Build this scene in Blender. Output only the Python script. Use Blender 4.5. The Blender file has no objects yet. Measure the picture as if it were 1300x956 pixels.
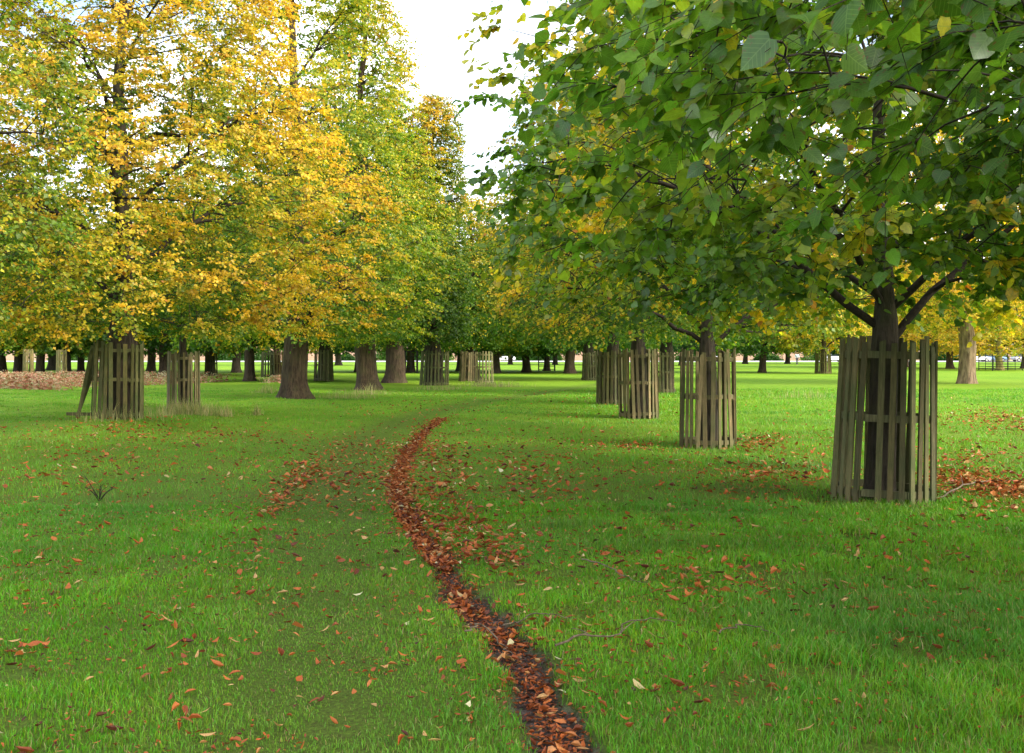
import bpy, bmesh, math, random
import numpy as np
from mathutils import Vector, Matrix

random.seed(7)
RNG = np.random.default_rng(11)
sc = bpy.context.scene
COL = sc.collection
F, HZ, CX, EYE = 1300.0, 448.0, 650.0, 1.70

# ------------------------------------------------------------------ helpers
def at(px, py):
    """foot of something standing on flat ground, from its place in the photo"""
    Y = F * EYE / (py - HZ)
    return ((px - CX) / F * Y, Y)

def _hash(ix, iy, iz, seed):
    h = (ix.astype(np.int64) * 374761393 + iy.astype(np.int64) * 668265263 + iz.astype(np.int64) * 2147483647 + seed * 974634777) & 0xFFFFFFFF
    h = ((h ^ (h >> 13)) * 1274126177) & 0xFFFFFFFF
    h = ((h ^ (h >> 16)) * 2246822519) & 0xFFFFFFFF
    h = h ^ (h >> 15)
    return (h & 0xFFFF) / 65535.0

def vnoise(p, seed=0):
    """smooth value noise 0..1 at points (N,3)"""
    p = np.asarray(p, float)
    i = np.floor(p).astype(np.int64); f = p - i
    f = f * f * (3 - 2 * f)
    r = 0
    for dx in (0, 1):
        wx = f[:, 0] if dx else 1 - f[:, 0]
        for dy in (0, 1):
            wy = f[:, 1] if dy else 1 - f[:, 1]
            for dz in (0, 1):
                wz = f[:, 2] if dz else 1 - f[:, 2]
                r = r + wx * wy * wz * _hash(i[:, 0] + dx, i[:, 1] + dy, i[:, 2] + dz, seed)
    return r

def n2(x, y, s, seed=0):
    x = np.asarray(x, float); y = np.asarray(y, float)
    return vnoise(np.stack([x.ravel() * s, y.ravel() * s, np.full(x.size, 0.37)], 1), seed).reshape(x.shape)

def norm(v):
    return v / np.maximum(np.linalg.norm(v, axis=-1, keepdims=True), 1e-9)

def mesh_np(name, verts, faces_list, colours=None, smooth=False):
    """faces_list: list of (M,k) int arrays"""
    me = bpy.data.meshes.new(name)
    verts = np.asarray(verts, np.float32)
    me.vertices.add(len(verts)); me.vertices.foreach_set('co', verts.ravel())
    loops = np.concatenate([f.ravel() for f in faces_list]).astype(np.int32)
    tot = np.concatenate([np.full(len(f), f.shape[1], np.int32) for f in faces_list])
    start = np.concatenate([[0], np.cumsum(tot)[:-1]]).astype(np.int32)
    me.loops.add(len(loops)); me.loops.foreach_set('vertex_index', loops)
    me.polygons.add(len(tot)); me.polygons.foreach_set('loop_start', start)
    try: me.polygons.foreach_set('loop_total', tot)
    except Exception: pass
    me.polygons.foreach_set('use_smooth', np.full(len(tot), smooth))
    if colours is not None:
        a = me.attributes.new('tint', 'FLOAT_COLOR', 'POINT')
        c = np.ones((len(verts), 4), np.float32); c[:, :3] = colours
        a.data.foreach_set('color', c.ravel())
    me.update(calc_edges=True)
    return me

def link(name, me, mat=None, parent=None, loc=None):
    o = bpy.data.objects.new(name, me); COL.objects.link(o)
    if mat is not None and me is not None and not me.materials: me.materials.append(mat)
    if parent is not None: o.parent = parent
    if loc is not None: o.location = loc
    return o

def tag(o, label, cat, group=None, kind=None):
    if label: o['label'] = label
    if cat: o['category'] = cat
    if group: o['group'] = group
    if kind: o['kind'] = kind
    return o

def thing(name, label, cat, loc=(0, 0, 0), rotz=0, group=None):
    o = bpy.data.objects.new(name, None); COL.objects.link(o)
    o.location = loc; o.rotation_euler = (0, 0, rotz); o.empty_display_size = .2
    return tag(o, label, cat, group)

class Geo:
    def __init__(s): s.v = []; s.f = []; s.c = []; s.n = 0
    def add(s, v, faces, c=None):
        v = np.asarray(v, float)
        s.v.append(v)
        for f in faces: s.f.append(np.asarray(f) + s.n)
        if c is None: c = np.ones((len(v), 3))
        s.c.append(np.broadcast_to(np.asarray(c, float), (len(v), 3)))
        s.n += len(v)
    def mesh(s, name, smooth=False):
        return mesh_np(name, np.concatenate(s.v), s.f, np.concatenate(s.c), smooth)

def tubes(P, R, sides=5, rad_mul=None):
    """P (N,K,3), R (N,K) -> verts, [quads], closed caps left open"""
    N, K, _ = P.shape
    T = np.empty_like(P)
    T[:, 1:-1] = P[:, 2:] - P[:, :-2]; T[:, 0] = P[:, 1] - P[:, 0]; T[:, -1] = P[:, -1] - P[:, -2]
    T = norm(T)
    m = norm(T.mean(1))
    ref = np.where(np.abs(m[:, 2:3]) > .8, np.array([[1., 0, 0]]), np.array([[0, 0, 1.]]))
    U = norm(np.cross(T, ref[:, None, :])); V = np.cross(T, U)
    a = np.arange(sides) / sides * 2 * np.pi
    ca, sa = np.cos(a), np.sin(a)
    rr = R[:, :, None] * (rad_mul if rad_mul is not None else 1.0)
    rr = np.broadcast_to(rr, (N, K, sides))
    v = P[:, :, None, :] + rr[..., None] * (ca[None, None, :, None] * U[:, :, None, :] + sa[None, None, :, None] * V[:, :, None, :])
    idx = np.arange(N * K * sides).reshape(N, K, sides)
    nx = np.roll(idx, -1, 2)
    q = np.stack([idx[:, :-1], nx[:, :-1], nx[:, 1:], idx[:, 1:]], -1).reshape(-1, 4)
    return v.reshape(-1, 3), [q]

def bez(a, b, c, K):
    t = np.linspace(0, 1, K)[None, :, None]
    return (1 - t) ** 2 * a[:, None] + 2 * t * (1 - t) * b[:, None] + t * t * c[:, None]

# ------------------------------------------------------------------ materials
def nodes(m):
    m.use_nodes = True
    nt = m.node_tree; nt.nodes.clear()
    return nt
def mk(nt, t, **kw):
    n = nt.nodes.new(t)
    for k, v in kw.items(): setattr(n, k, v)
    return n
def ramp(nt, fac, stops):
    r = mk(nt, 'ShaderNodeValToRGB'); e = r.color_ramp.elements
    while len(e) < len(stops): e.new(.5)
    for i, (p, c) in enumerate(stops):
        e[i].position = p; e[i].color = (*c, 1)
    nt.links.new(fac, r.inputs[0]); return r.outputs[0]
def mixc(nt, f, a, b, mode='MIX'):
    m = mk(nt, 'ShaderNodeMix', data_type='RGBA', blend_type=mode)
    for s, v in ((m.inputs[0], f), (m.inputs[6], a), (m.inputs[7], b)):
        if isinstance(v, (int, float)): s.default_value = v
        elif isinstance(v, tuple): s.default_value = (*v, 1)
        else: nt.links.new(v, s)
    return m.outputs[2]
def noise(nt, scale, detail=4, vec=None, rough=.6):
    n = mk(nt, 'ShaderNodeTexNoise'); n.inputs['Scale'].default_value = scale
    n.inputs['Detail'].default_value = detail; n.inputs['Roughness'].default_value = rough
    if vec is not None: nt.links.new(vec, n.inputs['Vector'])
    return n.outputs[0]
def coords(nt, scale=(1, 1, 1), kind='Object'):
    tc = mk(nt, 'ShaderNodeTexCoord'); mp = mk(nt, 'ShaderNodeMapping')
    mp.inputs['Scale'].default_value = scale
    nt.links.new(tc.outputs[kind], mp.inputs[0]); return mp.outputs[0]

def leaf_mat(name, trans=.42, gloss=.05, rough=.45, mott=28, veins=False):
    m = bpy.data.materials.new(name); nt = nodes(m)
    at_ = mk(nt, 'ShaderNodeAttribute', attribute_name='tint')
    d = mk(nt, 'ShaderNodeBsdfDiffuse'); t = mk(nt, 'ShaderNodeBsdfTranslucent')
    mo = ramp(nt, noise(nt, mott, 3, coords(nt)), [(.3, (.72, .72, .72)), (.6, (1.0, 1.0, 1.0)), (.74, (1.25, 1.1, .9))])
    bc = mixc(nt, 1.0, at_.outputs['Color'], mo, 'MULTIPLY')
    if veins:
        uv = mk(nt, 'ShaderNodeAttribute', attribute_name='leafuv'); sx = mk(nt, 'ShaderNodeSeparateXYZ'); nt.links.new(uv.outputs['Vector'], sx.inputs[0])
        def mth(op, a, b=None):
            m_ = mk(nt, 'ShaderNodeMath', operation=op)
            for s_, v_ in ((m_.inputs[0], a), (m_.inputs[1], b)):
                if v_ is None: continue
                if isinstance(v_, (int, float)): s_.default_value = v_
                else: nt.links.new(v_, s_)
            return m_.outputs[0]
        av = mth('ABSOLUTE', sx.outputs[1]); q = mth('FRACT', mth('MULTIPLY', mth('SUBTRACT', sx.outputs[0], mth('MULTIPLY', av, .75)), 6.5))
        sv = mth('LESS_THAN', q, .13); md = mth('LESS_THAN', av, .018); vn = mth('MAXIMUM', sv, md)
        bc = mixc(nt, mth('MULTIPLY', vn, .38), bc, (.22, .34, .08))
        bl = noise(nt, 5, 4, uv.outputs['Vector'], .6)
        edge = mth('ADD', mth('MULTIPLY', av, .35), bl)
        bc = mixc(nt, ramp(nt, edge, [(.70, (0, 0, 0)), (.74, (.8,) * 3)]), bc, (.16, .075, .02))
    nt.links.new(bc, d.inputs[0])
    tc = mixc(nt, 1.0, bc, (1.35, 1.5, .7), 'MULTIPLY')
    nt.links.new(tc, t.inputs[0])
    mx = mk(nt, 'ShaderNodeMixShader'); mx.inputs[0].default_value = trans
    nt.links.new(d.outputs[0], mx.inputs[1]); nt.links.new(t.outputs[0], mx.inputs[2])
    out = mx.outputs[0]
    if gloss:
        g = mk(nt, 'ShaderNodeBsdfGlossy'); g.inputs['Roughness'].default_value = rough
        g.inputs[0].default_value = (.9, .95, 1, 1)
        m2 = mk(nt, 'ShaderNodeMixShader'); m2.inputs[0].default_value = gloss
        nt.links.new(out, m2.inputs[1]); nt.links.new(g.outputs[0], m2.inputs[2]); out = m2.outputs[0]
    o = mk(nt, 'ShaderNodeOutputMaterial'); nt.links.new(out, o.inputs[0])
    return m

def princ(name, build, rough=.85, spec=.3, bump=None):
    m = bpy.data.materials.new(name); nt = nodes(m)
    p = mk(nt, 'ShaderNodeBsdfPrincipled'); o = mk(nt, 'ShaderNodeOutputMaterial')
    nt.links.new(p.outputs[0], o.inputs[0])
    p.inputs['Specular IOR Level'].default_value = spec
    r = build(nt)
    col, bh, bd = r if isinstance(r, tuple) and len(r) == 3 and not isinstance(r[0], float) else (r, None, 0)
    if isinstance(col, tuple): p.inputs['Base Color'].default_value = (*col, 1)
    else: nt.links.new(col, p.inputs['Base Color'])
    if isinstance(rough, float): p.inputs['Roughness'].default_value = rough
    if bh is not None:
        b = mk(nt, 'ShaderNodeBump'); b.inputs['Strength'].default_value = 1; b.inputs['Distance'].default_value = bd
        nt.links.new(bh, b.inputs['Height']); nt.links.new(b.outputs[0], p.inputs['Normal'])
    return m

def bark_builder(c0, c1, c2, green=.25, sc_=14):
    def b(nt):
        v = coords(nt, (1, 1, .22))
        vo = mk(nt, 'ShaderNodeTexVoronoi'); vo.inputs['Scale'].default_value = sc_
        n0 = noise(nt, 9, 6, v, .7)
        wv = mixc(nt, .18, v, n0, 'ADD'); nt.links.new(wv, vo.inputs['Vector'])
        col = ramp(nt, vo.outputs['Distance'], [(.05, c0), (.35, c1), (.75, c2)])
        col = mixc(nt, .55, col, ramp(nt, n0, [(.3, c0), (.7, c2)]))
        g = noise(nt, 2.2, 4, coords(nt))
        col = mixc(nt, ramp(nt, g, [(.48, (0, 0, 0)), (.72, (green,) * 3)]), col, (.085, .10, .03))
        h = mk(nt, 'ShaderNodeMath', operation='ADD'); nt.links.new(vo.outputs['Distance'], h.inputs[0]); nt.links.new(n0, h.inputs[1])
        return (col, h.outputs[0], .035)
    return b
M = {}
M['bark_dark'] = princ('bark_dark', bark_builder((.010, .008, .006), (.034, .026, .018), (.08, .062, .044), .35))
M['bark_brown'] = princ('bark_brown', bark_builder((.015, .010, .006), (.055, .036, .023), (.12, .08, .052), .3))
M['bark_pale'] = princ('bark_pale', bark_builder((.015, .009, .006), (.15, .085, .05), (.42, .30, .19), .25, 6))
M['bark_yellow'] = princ('bark_yellow', bark_builder((.06, .045, .02), (.28, .23, .07), (.50, .42, .16), .4, 6))
M['twig'] = princ('twig', lambda nt: ramp(nt, noise(nt, 30, 3, coords(nt)), [(.3, (.012, .009, .007)), (.7, (.045, .032, .022))]))

def wood(name, ca, cb, cc):
    def b(nt):
        a = mk(nt, 'ShaderNodeAttribute', attribute_name='tint')
        v = coords(nt, (1, 1, .06))
        g = noise(nt, 60, 5, v, .7)
        col = ramp(nt, g, [(.28, ca), (.5, cb), (.74, cc)])
        m = noise(nt, 3.2, 5, coords(nt))
        col = mixc(nt, ramp(nt, m, [(.38, (.1,) * 3), (.64, (.75,) * 3)]), col, (.095, .115, .055))
        col = mixc(nt, 1.0, col, a.outputs['Color'], 'MULTIPLY')
        return (col, g, .006)
    return princ(name, b)
M['wood'] = wood('weathered_wood', (.085, .062, .036), (.20, .155, .095), (.33, .27, .175))
M['deadwood'] = princ('deadwood', lambda nt: ramp(nt, noise(nt, 30, 3, coords(nt)), [(.3, (.05, .035, .022)), (.7, (.20, .15, .10))]))
M['iron'] = princ('painted_iron', lambda nt: (.012, .014, .014), rough=.5)
M['leaf_near'] = leaf_mat('leaf_near', .52, .035, .40, veins=True)
M['leaf'] = leaf_mat('leaf', .48, .02, .5)
M['blade'] = leaf_mat('grass_blade', .30, .025, .45)
M['litter'] = leaf_mat('dead_leaf', .10, .02, .55, 45)

# ------------------------------------------------------------------ ground
RUT_PX = [(640, 508), (600, 517), (572, 527), (553, 539), (528, 558), (512, 583), (506, 610), (511, 638), (522, 664), (541, 690),
          (562, 716), (577, 745), (600, 776), (636, 808), (662, 845), (690, 895), (722, 956), (800, 1080), (900, 1250)]
def smooth_path(pxs, k=12):
    P = np.array([at(*p) for p in pxs]); out = []
    for i in range(len(P) - 1):
        p0 = P[max(i - 1, 0)]; p1 = P[i]; p2 = P[i + 1]; p3 = P[min(i + 2, len(P) - 1)]
        for t in np.linspace(0, 1, k, endpoint=False):
            out.append(.5 * ((2 * p1) + (-p0 + p2) * t + (2 * p0 - 5 * p1 + 4 * p2 - p3) * t * t + (-p0 + 3 * p1 - 3 * p2 + p3) * t ** 3))
    out.append(P[-1]); return np.array(out)
RUT = smooth_path(RUT_PX)
def path_dist(x, y, path):
    """distance to a path, at points within reach"""
    x = np.asarray(x, float); y = np.asarray(y, float)
    # path given as x(y): monotone in y
    o = np.argsort(path[:, 1]); py_, px_ = path[o, 1], path[o, 0]
    xi = np.interp(y, py_, px_)
    sl = np.gradient(px_, py_); s = np.interp(y, py_, sl)
    d = (x - xi) / np.sqrt(1 + s * s)
    d = np.where((y < py_[0] - .5) | (y > py_[-1] + .5), 99, d)
    return d
# centre of the worn track, left of the leafy rut
TRACK = smooth_path([(760, 487), (660, 502), (560, 520), (480, 548), (440, 580), (420, 620), (415, 680), (410, 760), (405, 860), (400, 1000), (380, 1250)])
def rut_mask(x, y):
    d = np.abs(path_dist(x, y, RUT))
    w = .115 + .05 * (n2(x, y, 2.3, 5) - .5) * 2 + .06 * (n2(x, y, 7., 6) - .5) * 2 + .05 * (n2(x, y, 19., 7) - .5)
    w = (w + .02 * np.clip((8 - np.asarray(y)) / 2, 0, 1)) * np.clip((27 - np.asarray(y)) / 5, 0, 1) 
    return np.clip((w - d) / .07 + .5, 0, 1)
def track_mask(x, y):
    d = np.abs(path_dist(x, y, TRACK))
    return np.clip((.95 - d) / .7, 0, 1)
L1P = at(150, 537)
def gz(x, y):
    x = np.asarray(x, float); y = np.asarray(y, float)
    near = np.clip(1 - y / 300, 0, 1)
    h = .10 * (n2(x, y, .16, 1) - .5) + .07 * (n2(x, y, .55, 2) - .5)
    h = h * near
    hum = np.clip((-x - 6) / 4, 0, 1) * np.clip((y - 27) / 4, 0, 1) * np.clip((75 - y) / 20, 0, 1)
    h = h + hum * .20 * (n2(x, y, 1.1, 3) - .35)
    h = h + .12 * np.exp(-((x - L1P[0]) ** 2 / 9 + (y - L1P[1] + .6) ** 2 / 3))
    h = h + np.clip(1 - np.abs(y - 8) / 8, 0, 1) * .03 * (n2(x, y, 1.9, 4) - .5)
    h = h - rut_mask(x, y) * .055 - .03 * track_mask(x, y)
    return h
def gz1(x, y): return float(gz(np.array([x]), np.array([y]))[0])

def axis(core, step, far, g):
    a = list(np.arange(core[0], core[1] + 1e-6, step)); s = step
    while a[-1] < far[1]: s *= g; a.append(a[-1] + s)
    s = step; b = [a[0]]
    while b[-1] > far[0]: s *= g; b.append(b[-1] - s)
    return np.array(b[:0:-1] + a)
xs = axis((-2.6, 1.6), .035, (-900, 900), 1.035)
ys = axis((4.0, 18), .06, (-40, 1600), 1.03)
X, Y = np.meshgrid(xs, ys)
Z = gz(X, Y)
V = np.stack([X.ravel(), Y.ravel(), Z.ravel()], 1)
ny, nx_ = X.shape
I = np.arange(nx_ * ny).reshape(ny, nx_)
Q = np.stack([I[:-1, :-1], I[:-1, 1:], I[1:, 1:], I[1:, :-1]], -1).reshape(-1, 4)
masks = np.stack([rut_mask(X, Y).ravel(), track_mask(X, Y).ravel(), np.zeros(X.size)], 1)
gme = mesh_np('lawn', V, [Q], masks, True)
def ground_build(nt):
    a = mk(nt, 'ShaderNodeAttribute', attribute_name='tint')
    sp = mk(nt, 'ShaderNodeSeparateColor'); nt.links.new(a.outputs['Color'], sp.inputs[0])
    v = coords(nt)
    fine = mixc(nt, .6, noise(nt, 9, 8, v, .75), noise(nt, 70, 4, v, .7)); mid = noise(nt, .9, 5, v); big = noise(nt, .12, 3, v)
    col = ramp(nt, fine, [(.25, (.05, .12, .008)), (.5, (.14, .28, .014)), (.72, (.25, .40, .035))])
    col = mixc(nt, ramp(nt, mid, [(.4, (0, 0, 0)), (.7, (.5,) * 3)]), col, (.18, .33, .02))
    col = mixc(nt, ramp(nt, big, [(.4, (0, 0, 0)), (.62, (.45,) * 3)]), col, (.26, .38, .03))
    col = mixc(nt, ramp(nt, noise(nt, 3.1, 6, v, .7), [(.55, (0, 0, 0)), (.70, (.75,) * 3)]), col, (.10, .075, .03))
    trk = mixc(nt, ramp(nt, fine, [(.35, (0, 0, 0)), (.65, (1, 1, 1))]), (.07, .08, .02), (.13, .22, .025))
    m1 = mk(nt, 'ShaderNodeMath', operation='MULTIPLY'); nt.links.new(sp.outputs[1], m1.inputs[0]); m1.inputs[1].default_value = .65
    col = mixc(nt, m1.outputs[0], col, trk)
    # soil and moss showing between the blades close by
    soil = ramp(nt, noise(nt, 48, 6, v, .75), [(.36, (.055, .045, .018)), (.52, (.085, .13, .02)), (.66, (.14, .23, .03))])
    sy = mk(nt, 'ShaderNodeSeparateXYZ'); nt.links.new(v, sy.inputs[0])
    nr = mk(nt, 'ShaderNodeMapRange'); nr.inputs['From Min'].default_value = 12; nr.inputs['From Max'].default_value = 30; nr.inputs['To Min'].default_value = .8; nr.inputs['To Max'].default_value = 0
    nt.links.new(sy.outputs[1], nr.inputs[0]); col = mixc(nt, nr.outputs[0], col, soil)
    mud = ramp(nt, noise(nt, 25, 6, v), [(.32, (.03, .022, .018)), (.5, (.075, .055, .046)), (.64, (.15, .12, .11)), (.8, (.06, .08, .025))])
    col = mixc(nt, sp.outputs[0], col, mud)
    return (col, fine, .05)
M['ground'] = princ('grassy_ground', ground_build, rough=.95, spec=.1)
g = link('ground', gme, M['ground']); tag(g, 'green park lawn with a worn leafy track', None, kind='structure')

# ------------------------------------------------------------------ grass
PAL = dict(
    green=[(0, (.02, .065, .010)), (.25, (.045, .125, .015)), (.5, (.095, .205, .018)), (.66, (.22, .30, .025)), (.8, (.62, .50, .035)), (.93, (.78, .42, .03)), (1, (.50, .20, .04))],
)
def pal(v, stops):
    v = np.clip(v, 0, 1); p = [s[0] for s in stops]
    return np.stack([np.interp(v, p, [s[1][i] for s in stops]) for i in range(3)], 1)

def blades(name, x, y, h, w, col, mat, bend=.5, tri=False, lean=None):
    n = len(x); z = gz(x, y)
    az = RNG.uniform(0, 2 * np.pi, n); ld = RNG.uniform(0, 2 * np.pi, n)
    ln = h * bend * RNG.uniform(.2, 1.3, n)
    sx, sy = np.cos(az) * w / 2, np.sin(az) * w / 2
    lx, ly = np.cos(ld) * ln, np.sin(ld) * ln
    B = np.stack([x, y, z - .012], 1)
    S = np.stack([sx, sy, 0 * sx], 1)
    tip = B + np.stack([lx, ly, h + .012], 1)
    if tri:
        v = np.stack([B - S, B + S, tip], 1); I = np.arange(n * 3).reshape(n, 3)
        fs = [I]; k = 3
    else:
        md = B + np.stack([lx * .3, ly * .3, h * .58 + .012], 1)
        v = np.stack([B - S, B + S, md + S * .75, md - S * .75, tip], 1); I = np.arange(n * 5).reshape(n, 5)
        fs = [I[:, :4], I[:, [3, 2, 4]]]; k = 5
    me = mesh_np(name, v.reshape(-1, 3), fs, np.repeat(col, k, 0))
    return link(name, me, mat)

def grass_sample(n, y0, y1, p):
    """n points between two distances, density falling with distance"""
    u = RNG.random(n)
    y = (y0 ** p + u * (y1 ** p - y0 ** p)) ** (1 / p)
    x = RNG.uniform(-1, 1, n) * (.56 * y + 1.6)
    return x, y
def grass_layer(name, n, y0, y1, p, hh, ww, tri, label):
    x, y = grass_sample(n, y0, y1, p)
    rm = rut_mask(x, y); tm = track_mask(x, y)
    bare = n2(x, y, 2.6, 21)
    keep = (RNG.random(len(x)) > rm * 1.05) & (RNG.random(len(x)) > tm * .2) & ~((bare > .71) & (RNG.random(len(x)) < .8))
    x, y, tm, rm = x[keep], y[keep], tm[keep], rm[keep]
    tuft = n2(x, y, 3.2, 22) * .6 + n2(x, y, .7, 23) * .4
    right = np.clip((x - .5) / 2, 0, 1)
    h = hh * (.3 + 2.2 * tuft ** 1.8) * (1 - .5 * tm) * RNG.uniform(.5, 1.35, len(x)) * (.85 + .35 * right)
    w = ww * (y / 5.) ** .75 * RNG.uniform(.7, 1.3, len(x))
    c = np.stack([np.interp(RNG.random(len(x)) * .55 + .45 * n2(x, y, .8, 24), [0, .5, 1], t) for t in ((.075, .155, .34), (.23, .38, .56), (.010, .016, .032))], 1)
    mossy = (tm * .55)[:, None]; c = c * (1 - mossy) + np.array([.14, .24, .04]) * mossy
    patch = np.clip((n2(x, y, .45, 25) - .5) * 3, 0, 1)[:, None] * .5
    c = c * np.array([.84, .88, .8]) * (.62 + .45 * n2(x, y, 1.7, 27) + .3 * n2(x, y, 6., 29))[:, None]
    c = c * (1 - patch) + np.array([.06, .22, .035]) * patch
    c = c * (1 + np.clip((y - 12) / 30, 0, 1) * .25)[:, None] if False else c
    straw = RNG.random(len(x)) < .05 + .12 * np.clip(n2(x, y, .9, 28) - .45, 0, 1)
    c[straw] = np.array([.36, .28, .12]) * RNG.uniform(.6, 1.1, (straw.sum(), 1))
    o = blades(name, x, y, h, w, c, M['blade'], .75, tri)
    tag(o, label, 'grass', kind='stuff')
grass_layer('grass', 330000, 3.6, 11.5, 1.0, .048, .0046, False, 'short green grass blades of the lawn nearest the viewer')
grass_layer('grass', 300000, 11.5, 48, .75, .055, .0042, True, 'green grass blades of the lawn out among the trees')

def tufts(name, spots, label, cols, hgt=(.3, .6), w=.006, bend=.35):
    xs_, ys_, hs, cs = [], [], [], []
    for (px, py, r, n) in spots:
        cx, cy = at(px, py); rr = RNG.normal(0, r, (n, 2))
        xs_.append(cx + rr[:, 0]); ys_.append(cy + rr[:, 1] * .6)
        hs.append(RNG.uniform(hgt[0], hgt[1], n) * np.exp(-np.linalg.norm(rr, axis=1) / (2.5 * r)))
        cs.append(np.array(cols)[RNG.integers(0, len(cols), n)] * RNG.uniform(.7, 1.2, (n, 1)))
    x = np.concatenate(xs_); y = np.concatenate(ys_)
    o = blades(name, x, y, np.concatenate(hs), np.full(len(x), w) * np.maximum(1, y / 18), np.concatenate(cs), M['blade'], bend, False)
    tag(o, label, 'grass', kind='stuff')
STRAW = [(.52, .43, .24), (.42, .36, .16), (.36, .38, .14), (.22, .30, .08)]
tufts('dry_grass', [(222, 526, .22, 330), (236, 527, .25, 420), (250, 525, .2, 260), (270, 528, .3, 260), (288, 529, .08, 120), (326, 527, .07, 110), (340, 500, .3, 160),
                    (440, 505, .6, 260), (470, 500, .5, 200), (612, 490, .5, 260), (640, 491, .6, 200), (200, 531, .4, 150), (560, 495, .7, 200), (145, 540, .5, 180), (1020, 505, .9, 120)],
      'pale dry grass stems around the tree guards on the left', STRAW, (.2, .62), .006)
tufts('long_grass', [(1095, 648, .35, 420), (1140, 650, .35, 420), (1175, 640, .25, 260), (1065, 640, .2, 220), (900, 572, .35, 300), (860, 570, .2, 150), (810, 540, .4, 220), (935, 570, .2, 120),
                     (720, 672, .25, 700), (770, 700, .3, 500), (1150, 770, .3, 500), (1230, 800, .3, 400), (60, 700, .3, 300), (90, 760, .2, 160), (1000, 800, .35, 500), (870, 700, .3, 300)],
      'longer green grass tufts along the guards and open lawn', [(.10, .25, .02), (.07, .19, .015), (.16, .30, .03), (.2, .27, .06)], (.08, .17), .0045, .6)

# bracken
def bracken(name, regions, label):
    G = Geo()
    for (x0, x1, y0, y1, n, hmax) in regions:
        x = RNG.uniform(x0, x1, n); y = RNG.uniform(y0, y1, n)
        k = n2(x, y, .35, 31) * .6 + n2(x, y, 1.3, 33) * .4 > .44
        x, y = x[k], y[k]; n_ = len(x)
        z = gz(x, y); hh = hmax * RNG.uniform(.4, 1, n_) * (.6 + .6 * n2(x, y, .8, 32))
        base = np.stack([x, y, z], 1)
        az = RNG.uniform(0, 2 * np.pi, n_); out = np.stack([np.cos(az), np.sin(az), 0 * az], 1)
        c = base + out * hh[:, None] * .8 + np.array([0, 0, 1.]) * hh[:, None] * .7
        b = base + np.array([0, 0, 1.]) * hh[:, None] * 1.0
        K = 6; P = bez(base, b, c, K)
        col = pal(RNG.random(n_), [(0, (.22, .08, .04)), (.35, (.44, .18, .10)), (.6, (.52, .28, .17)), (.8, (.50, .42, .25)), (1, (.25, .32, .10))])
        side = np.cross(out, [0, 0, 1.])
        vs, fs, cs = [], [], []; cnt = 0
        for j in range(1, K):
            wd = (.15 * (1 - j / K) + .02) * hh / .8
            for sgn in (-1, 1):
                p0 = P[:, j - 1]; p1 = P[:, j]
                e = (p0 + p1) / 2 + side * (sgn * wd)[:, None] + RNG.normal(0, .03, (n_, 3)) - np.array([0, 0, .04])
                vs += [np.stack([p0, e, p0 * .5 + p1 * .5], 1)]
                cs.append(col)
        v = np.concatenate(vs).reshape(-1, 3); m = len(v) // 3
        G.add(v, [np.arange(m * 3).reshape(m, 3)], np.repeat(np.concatenate(cs), 3, 0))
    o = link(name, G.mesh(name), M['litter']); tag(o, label, 'bracken', kind='stuff')
bracken('bracken', [(-33, -20.2, 46, 68, 6000, .8), (-20.2, -17.0, 52, 64, 420, .7)], 'rust pink bracken band across the left meadow')
bracken('bracken', [at(338, 488) + at(338, 480) and (-13.6, -12.0, 55, 60, 220, .6)], 'small brown bracken clump between the middle trunks on the left')

# ------------------------------------------------------------------ tree guards
def box_v(c, ux, uy, uz, sx, sy, sz):
    c = np.asarray(c, float)
    out = []
    for a, b, d in ((-1, -1, 0), (1, -1, 0), (1, 1, 0), (-1, 1, 0), (-1, -1, 1), (1, -1, 1), (1, 1, 1), (-1, 1, 1)):
        out.append(c + ux * a * sx / 2 + uy * b * sy / 2 + uz * d * sz)
    return np.array(out)
BOXF = np.array([[0, 3, 2, 1], [4, 5, 6, 7], [0, 1, 5, 4], [1, 2, 6, 5], [2, 3, 7, 6], [3, 0, 4, 7]])
def slat(G, c, ux, uy, tilt, w, t, h, col):
    """a sawn slat with a slightly chipped top"""
    uz = norm(np.array([0, 0, 1.]) + ux * tilt)
    v = box_v(c, ux, uy, uz, w, t, h)
    v[4:6] += uz * random.uniform(-.02, .015); v[[4, 7]] += uz * random.uniform(-.03, .01)
    v[4:] += ux * random.uniform(-.008, .008)
    G.add(v, [BOXF], col)

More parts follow.
